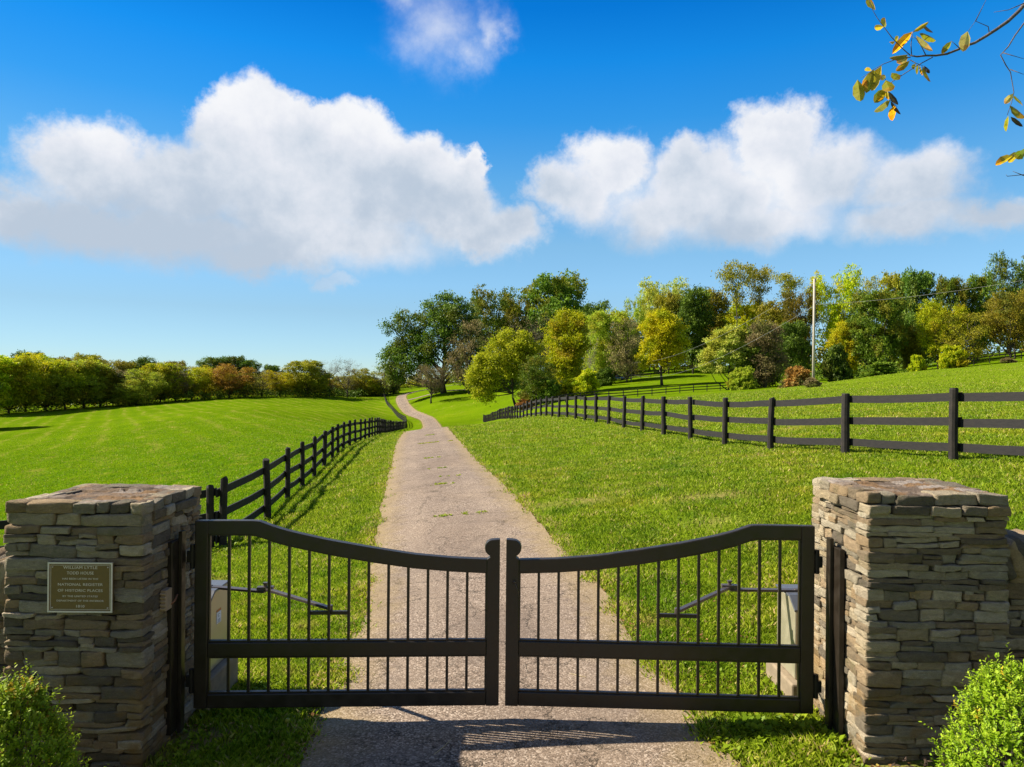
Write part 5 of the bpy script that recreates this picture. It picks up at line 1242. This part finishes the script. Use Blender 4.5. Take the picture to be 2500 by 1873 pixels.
# fallen leaves and grit beside and on the drive
FALL = leaf_mat('fallen_leaf', [(0.10, 0.045, 0.02), (0.22, 0.11, 0.04), (0.36, 0.22, 0.08), (0.42, 0.32, 0.07)], 0.15, 0.2)
def litter():
    R = np.random.default_rng(79); P = []
    for s in (-1, 1):
        y = 2.8 + (22 - 2.8) * R.random(1500) ** 1.7; d = s * (1.2 + np.abs(R.normal(size=1500)) * 0.13 - 0.04); cx = np.interp(y, road[:, 1], road[:, 0]); P.append(np.c_[cx + d, y])
    P.append(np.c_[R.uniform(-1.1, 1.1, 150), R.uniform(3, 16, 150)]); P.append(np.c_[R.uniform(-2.0, 2.6, 500), R.uniform(3, 14, 500)])
    P.append(np.c_[1.25 + np.abs(R.normal(size=500)) * 0.35, R.uniform(4.8, 9.5, 500)]); P.append(np.c_[2.05 + R.normal(size=160) * 0.12, R.uniform(3.3, 4.9, 160)]); P.append(np.c_[-2.0 + R.normal(size=160) * 0.12, R.uniform(3.4, 4.9, 160)])
    P = np.concatenate(P); z = ground_z(P[:, 0], P[:, 1]) + 0.022
    inb = ((P[:, 0] < PLX1) | (P[:, 0] > PRX0)) & (P[:, 1] > 3.95) & (P[:, 1] < 4.8); P, z = P[~inb], z[~inb]
    V, Fq = leaf_quads(np.c_[P, z], 0.028, R, up=2.0, aspect=0.7)
    V = V.reshape(-1, 4, 3); V += 0; o = npmesh('fallen_leaves', V.reshape(-1, 3), Fq, FALL, rnd=R.random(len(Fq))); tag(o, kind='stuff')
litter()

# ------------------------------------------------------------------ mulch and boxwood bushes
MUL = plain_mat('bark_mulch', (0.05, 0.032, 0.022), 0.95, 0, 30, 0.7, 0.004, 0.2, (0.12, 0.09, 0.07))
def mulch(xa, xb, ya, yb, seed, label):
    R = np.random.default_rng(seed); n = 40; V = []
    for j in range(n):
        for i in range(n):
            x = xa + (xb - xa) * i / (n - 1); y = ya + (yb - ya) * j / (n - 1)
            e = min(i, n - 1 - i, j, n - 1 - j) / 6; h = 0.05 * min(1, e) - 0.015
            V.append((x, y, g1(x, y) + h + 0.012 * mnoise.noise(Vector((x * 14, y * 14, 0)))))
    k = (np.arange(n - 1)[:, None] * n + np.arange(n - 1)[None]).ravel()
    Fb = np.c_[k, k + 1, k + 1 + n, k + n]; V = np.array(V)
    N = 2600; P = np.c_[R.uniform(xa + .03, xb - .03, N), R.uniform(ya + .03, yb - .03, N)]; z = ground_z(P[:, 0], P[:, 1]) + 0.045
    Vq, Fq = leaf_quads(np.c_[P, z], 0.045, R, up=0.9, aspect=0.28)
    o = npmesh('mulch', np.r_[V, Vq], np.r_[Fb, Fq + len(V)], MUL); tag(o, kind='stuff')
mulch(2.04, 3.9, 2.6, 3.985, 1, ''); mulch(-3.9, -2.1, 2.6, 3.985, 2, '')

BOXW = leaf_mat('boxwood_leaves', [(0.12, 0.22, 0.006), (0.22, 0.38, 0.010), (0.33, 0.50, 0.018), (0.45, 0.56, 0.04)], 0.38, 0.5)
BOXY = leaf_mat('boxwood_new_leaves', [(0.30, 0.30, 0.02), (0.50, 0.38, 0.02), (0.62, 0.36, 0.03)], 0.4, 0.4)
def leaf_shape(n=1):
    # elliptic leaf with a folded midrib, unit length along x
    pts = [(0, 0, 0), (0.25, 0.20, 0.05), (0.6, 0.24, 0.06), (0.88, 0.13, 0.03), (1, 0, 0), (0.88, -0.13, 0.03), (0.6, -0.24, 0.06), (0.25, -0.20, 0.05), (0.3, 0, 0), (0.65, 0, -0.01)]
    fs = [(0, 8, 1), (8, 9, 2, 1), (9, 4, 3, 2), (0, 7, 8), (8, 7, 6, 9), (9, 6, 5, 4)]
    return pts, fs
def boxwood(cx, cy, rx, H, seed, label, yfrac, ytop, cone=1.8):
    R = np.random.default_rng(seed); g = g1(cx, cy); root = empty('boxwood_bush', (cx, cy, g), label, 'bush', 'clipped boxwood bushes')
    tb = MB(); V = []; Fc = []; val = []; V2 = []; F2 = []; val2 = []
    q = [(0, 0, 0), (0.32, 0.22, 0.05), (0.72, 0.20, 0.04), (1, 0, 0), (0.72, -0.20, 0.04), (0.32, -0.22, 0.05)]
    qa = np.array(q)
    ns = 1500
    for i in range(ns):
        u = R.random(); th = R.uniform(0, 6.28); zz = H * (0.04 + 0.96 * u ** 0.75)
        f = zz / H; rad = rx * (math.sqrt(max(0.0, 1 - max(0, (f - 0.2) / 0.82) ** cone)) * 0.95 + 0.02) * (1 + 0.42 * mnoise.noise(Vector((math.cos(th) * 2.2, math.sin(th) * 2.2, zz * 5 + seed))))
        inn = R.uniform(0.55, 1.0) if R.random() < 0.5 else R.uniform(0.92, 1.04)
        base = Vector((cx + math.cos(th) * rad * inn * 0.9, cy + math.sin(th) * rad * inn * 0.9, g + zz * 0.97))
        d = Vector((math.cos(th) * (0.9 - 0.6 * f), math.sin(th) * (0.9 - 0.6 * f), 0.75 + 0.5 * f)) + Vector(R.normal(size=3)) * 0.25; d.normalize()
        L = R.uniform(0.045, 0.095) * (1.9 if R.random() < 0.10 else 1); tip = base + d * L
        if i % 2 == 0: tb.tube([base - d * 0.05, tip], [0.0014, 0.0007], 3, cap=False)
        k = int(R.integers(9, 15)); tone = np.clip(R.normal() * 0.16 + 0.45 + 0.15 * f, 0, 1); yel = R.random() < yfrac * (1 + ytop * f * f)
        for a in range(k):
            t = (a + 0.5) / k; p = base + d * (L * t); s = R.uniform(0.017, 0.026) * (1.1 - 0.3 * t)
            o = Vector(R.normal(size=3)); o = (o - d * o.dot(d)).normalized(); dirv = (o * 0.8 + d * R.uniform(0.3, 0.9)).normalized(); side = dirv.cross(d).normalized(); up = side.cross(dirv)
            Mx = np.array([dirv, side, up]).T; pts = (qa * s) @ Mx.T + np.array(p)
            VV, FF, vv = (V2, F2, val2) if yel else (V, Fc, val)
            b = len(VV); VV.extend(pts); FF.append((b, b + 1, b + 2, b + 3)); FF.append((b, b + 3, b + 4, b + 5)); vv += [np.clip(tone + 0.1 * R.normal() + 0.25 * (t - .5), 0, 1)] * 2
    for i in range(26):
        th = R.uniform(0, 6.28); r = rx * 0.6 * R.random(); tb.tube([(cx + R.normal() * .03, cy + R.normal() * .03, g - .02), (cx + math.cos(th) * r * .5, cy + math.sin(th) * r * .5, g + H * .4), (cx + math.cos(th) * r, cy + math.sin(th) * r, g + H * .75)], [0.009, 0.006, 0.002], 5)
    tb.build('stems', BARK, root, smooth=True)
    org = np.array(root.location)
    npmesh('foliage', np.array(V) - org, Fc, BOXW, root, rnd=val)
    if F2: npmesh('yellowed_foliage', np.array(V2) - org, F2, BOXY, root, rnd=val2)
boxwood(-2.39, 3.42, 0.31, 0.70, 5, 'small boxwood bush with a yellowing tip before the plaque pillar', 0.012, 9, 0.95)
boxwood(2.41, 3.36, 0.29, 0.73, 6, 'bright green boxwood bush before the right pillar, with a yellow sprig at its side', 0.006, 1)

# ------------------------------------------------------------------ overhanging branch, top right
def branch():
    D0 = 4.3; c = lambda X, Y, dd=0.0: at(2000 + X * 0.2716, Y * 0.2716, D0 + dd)
    R = np.random.default_rng(91)
    root = empty('overhanging_branch', c(1841, 45), 'thin branch with yellow and olive leaves reaching in at the top right', 'tree branch')
    TW = bark_mat('twig_bark', (0.05, 0.04, 0.035), (0.16, 0.13, 0.115), 40)
    m = MB()
    m.tube([c(2300, -420, .3), c(2050, -190, .2), c(1841, 45, .1), c(1800, 95, .05), c(1700, 190), c(1600, 260), c(1500, 325), c(1400, 385), c(1340, 405), c(1250, 445), c(1150, 485), c(1050, 500), c(960, 500), c(880, 510), c(820, 500)],
           [0.022, 0.016, 0.0125, 0.0115, .0105, .0095, .0088, .008, .0075, .007, .0065, .006, .0055, .005, .004], 8)
    m.build('limb', TW, root, smooth=True)
    tw = MB(); tws = [
     [(820, 500), (740, 430), (650, 335), (590, 255), (520, 160), (480, 90), (440, -20)], [(820, 515), (700, 530), (580, 575), (500, 620), (380, 700)], [(960, 500), (920, 420), (870, 345), (830, 330)], [(830, 495), (825, 400), (840, 300), (930, 215)],
     [(1020, 515), (880, 590), (740, 680), (610, 765), (590, 800), (640, 900), (700, 960)], [(820, 540), (870, 570), (930, 590)], [(740, 680), (660, 690)], [(610, 765), (590, 700)],
     [(2050, -100), (1841, 210), (1760, 320), (1700, 420), (1630, 495), (1680, 590), (1720, 650), (1750, 830), (1730, 920), (1690, 1035)], [(1715, 625), (1841, 670)], [(1650, 475), (1841, 530)], [(1841, 30), (1700, 90), (1570, 110)],
     [(1530, 310), (1520, 240), (1405, 190), (1340, 280)], [(1405, 190), (1500, 0)], [(1270, 440), (1190, 370)], [(2000, 1280), (1841, 1350), (1740, 1400), (1640, 1440)], [(2000, 1600), (1841, 1570), (1690, 1585), (1680, 1570)], [(1841, 1580), (1740, 1540)]]
    for i, t in enumerate(tws):
        dd = np.cumsum(R.normal(size=len(t)) * 0.02); n = len(t); r0 = 0.0048 if i in (8,) else 0.0032
        tw.tube([c(x, y, dd[k]) for k, (x, y) in enumerate(t)], [r0 * (1 - 0.65 * k / (n - 1)) for k in range(n)], 5)
    tw.build('twigs', TW, root, smooth=True)
    LV = [(490, 90, 470, -10, 70, 1), (480, 80, 430, -20, 50, 0), (580, 240, 600, 150, 60, 0), (580, 240, 490, 250, 40, 1), (680, 370, 720, 325, 40, 0), (680, 370, 640, 378, 30, 1), (840, 285, 655, 485, 70, 3), (840, 290, 985, 200, 35, 1), (870, 320, 1040, 440, 80, 2), (900, 300, 1070, 355, 60, 0),
     (930, 215, 1020, 300, 30, 4), (1190, 370, 1105, 480, 45, 0), (1335, 280, 1295, 460, 80, 2), (800, 490, 630, 525, 55, 0), (800, 510, 700, 560, 60, 2), (815, 545, 690, 640, 50, 1), (870, 570, 835, 640, 35, 0), (890, 580, 885, 670, 35, 0), (900, 580, 945, 675, 38, 1), (940, 590, 985, 645, 25, 4),
     (560, 590, 475, 815, 80, 1), (490, 620, 425, 835, 80, 0), (480, 640, 390, 770, 45, 1), (410, 620, 480, 640, 30, 1), (345, 715, 375, 885, 90, 0), (650, 655, 725, 710, 60, 0), (600, 700, 545, 690, 45, 2), (600, 720, 640, 820, 85, 0), (590, 800, 495, 925, 75, 5), (590, 800, 530, 910, 55, 1), (600, 810, 635, 895, 48, 1),
     (620, 820, 712, 940, 35, 4), (640, 900, 500, 1010, 70, 0), (640, 905, 745, 1020, 40, 4), (670, 950, 650, 1080, 68, 3), (1745, 840, 1660, 940, 45, 2), (1755, 860, 1850, 930, 70, 0), (1710, 950, 1850, 1060, 90, 0), (1700, 1040, 1690, 1185, 65, 0), (1720, 1050, 1830, 1140, 30, 4), (1841, 1350, 1770, 1430, 70, 5),
     (1800, 1370, 1700, 1455, 60, 1), (1740, 1400, 1595, 1480, 60, 1), (1900, 1320, 1820, 1400, 70, 5), (930, 590, 1000, 740, 40, 0)]
    cols = [(0.34, 0.33, 0.02), (0.55, 0.42, 0.02), (0.75, 0.62, 0.16), (0.85, 0.40, 0.012), (0.06, 0.06, 0.03), (0.28, 0.40, 0.02)]
    pts, fs = leaf_shape(); mb = MB()
    for (bx, by, tx, ty, w, ci) in LV:
        dd = R.normal() * 0.03; a = c(bx, by, dd); b = c(tx, ty, dd + R.normal() * 0.05); L = (b - a).length; d = (b - a).normalized()
        ww = w * 0.2716 / F * D0 / L / 0.40; view = Vector((R.normal() * 0.35, -1, R.normal() * 0.35)); s = view.cross(d).normalized(); u = s.cross(d); bnd = R.uniform(-0.12, 0.12)
        col = np.array(cols[ci]) * R.uniform(0.8, 1.2)
        tipc = np.clip(col * np.array([1.25, 0.8, 0.8]), 0, 1)
        vs = []
        for (x, y, z) in pts:
            vs.append(a + d * (x * L) + s * (y * L * ww * (1 + 0.06 * R.normal())) + u * ((z * 1.4 + bnd * x * x) * L))
        k0 = len(mb.f); mb.add(vs, fs)
        for f_ in fs: mb.tint.append(tuple(tipc if max(pts[i][0] for i in f_) > 0.95 and R.random() < .5 else col * R.uniform(.9, 1.15)))
    m_, n = mat('autumn_leaf'); t = n.n('ShaderNodeAttribute', attribute_name='tint').outputs['Color']; tc = n.n('ShaderNodeTexCoord').outputs['Object']
    f = n.noise(55, 4, 0.6, tc); col = n.mix(n.mr(f, 0.5, 0.65, 0.0, 0.6), t, n.mix(1.0, t, (0.55, 0.42, 0.4), 'MULTIPLY'))
    p = n.n('ShaderNodeBsdfPrincipled', {'Base Color': col, 'Roughness': 0.4}); tr = n.n('ShaderNodeBsdfTranslucent', {'Color': col}); fin(n, n.n('ShaderNodeMixShader', {0: 0.6, 1: p.outputs[0], 2: tr.outputs[0]}).outputs[0])
    mb.build('leaves', m_, root)
branch()

# ------------------------------------------------------------------ small things
FRUIT = plain_mat('green_fruit', (0.30, 0.30, 0.03), 0.6, 0, 40, 0.5, 0.003, 0.3, (0.50, 0.42, 0.06))
def fruit(x, y, r, label, col=FRUIT):
    mb = MB(); g = g1(x, y) + 0.012; c = Vector((x, y, g + r * 0.85)); rg = 10; sg = 14; vs = []; fs = []
    for i in range(rg + 1):
        ph = math.pi * i / rg
        for j in range(sg):
            th = 2 * math.pi * j / sg; rr = r * (1 + 0.05 * mnoise.noise(Vector((math.sin(ph) * math.cos(th) * 3, math.sin(ph) * math.sin(th) * 3, math.cos(ph) * 3 + x * 9)))) * (1 - 0.10 * (i in (0, rg)))
            vs.append(c + Vector((rr * math.sin(ph) * math.cos(th), rr * math.sin(ph) * math.sin(th), rr * math.cos(ph))))
    for i in range(rg):
        for j in range(sg): fs.append((i * sg + j, (i + 1) * sg + j, (i + 1) * sg + (j + 1) % sg, i * sg + (j + 1) % sg))
    mb.add(vs, fs); o = mb.build('fallen_fruit', col, loc=(x, y, g), smooth=True); tag(o, label, 'fruit', 'green fruit fallen on the ground')
def px_fruit(px, py, r, label):
    D = 2.15 * F / (py - 936 - (px - CX) * 0.0087); p = at(px, py, D); fruit(p.x, p.y, r, label)
px_fruit(795, 1678, 0.021, 'yellow-green fruit lying behind the bottom rail of the left gate leaf')
px_fruit(1850, 1867, 0.020, 'yellow fruit in the grass before the right gate leaf, near the bottom edge')
px_fruit(702, 1758, 0.018, 'dull green fruit in the shade below the left gate leaf')
px_fruit(1648, 1470, 0.022, 'pale green fruit on the lawn seen through the right gate leaf')
pp = at(961, 1770, 4.47); pc = MB(); pc.box((pp.x, pp.y, g1(pp.x, pp.y) + 0.0155), (0.030, 0.035, 0.003), Matrix.Rotation(0.3, 3, 'Z'))
o = pc.build('paper_scrap', PAPER, loc=(pp.x, pp.y, g1(pp.x, pp.y))); tag(o, 'small white paper scrap on the shaded asphalt below the left gate leaf', 'litter')
def straw(px0, py0, px1, py1, label):
    P = []
    for px, py in ((px0, py0), ((px0 + px1) / 2 + 2, (py0 + py1) / 2 + 1), (px1, py1)):
        D = 2.14 * F / (py - 936 - (px - CX) * 0.0087); q = at(px, py, D); q.z = gz1(q.x, q.y) + 0.018; P.append(q)
    mb = MB(); mb.tube(P, [0.0022, 0.003, 0.0015], 5); o = mb.build('straw', plain_mat('straw_' + str(px0), (0.40, 0.33, 0.18), 0.7), loc=P[0]); tag(o, label, 'straw', 'stalks lying on the drive')
straw(1060, 1842, 1102, 1804, 'long pale stalk lying in the shade on the asphalt')
straw(1393, 1646, 1432, 1655, 'bleached flat stalk on the asphalt behind the right gate leaf')

# little blue car parked among the far trunks
def far_car():
    b = onground(1508, 182); root = empty('parked_car', b, 'small blue car half hidden among the trunks behind the small pole', 'car')
    X, Y, Z = b; bl = plain_mat('blue_car_paint', (0.06, 0.14, 0.50), 0.3, 0.2); gl_ = plain_mat('car_glass', (0.02, 0.025, 0.03), 0.15); rub = plain_mat('rubber', (0.02, 0.02, 0.02), 0.8)
    body = [(-2.1, .35), (2.1, .35), (2.15, .75), (1.5, .92), (.9, .95), (-1.5, .95), (-2.1, .85)]
    cab = [(-1.35, .95), (.95, .95), (.35, 1.42), (-.95, 1.44)]
    MB().prism(body, lambda x, z: Vector((X + x, Y - .85, Z + z)), lambda x, z: Vector((X + x, Y + .85, Z + z))).build('body', bl, root, bevel=0.08)
    MB().prism(cab, lambda x, z: Vector((X + x, Y - .7, Z + z + .003)), lambda x, z: Vector((X + x, Y + .7, Z + z + .003))).build('windows', gl_, root, bevel=0.05)
    MB().box((X - .3, Y, Z + 1.46), (1.2, 1.3, .05)).build('roof', bl, root, bevel=0.02)
    for sx in (-1.3, 1.3):
        for sy in (-.82, .82):
            mb = MB(); mb.tube([(X + sx, Y + sy - .1, Z + .33), (X + sx, Y + sy + .1, Z + .33)], .33, 14); mb.build('wheel', rub, root)
far_car()
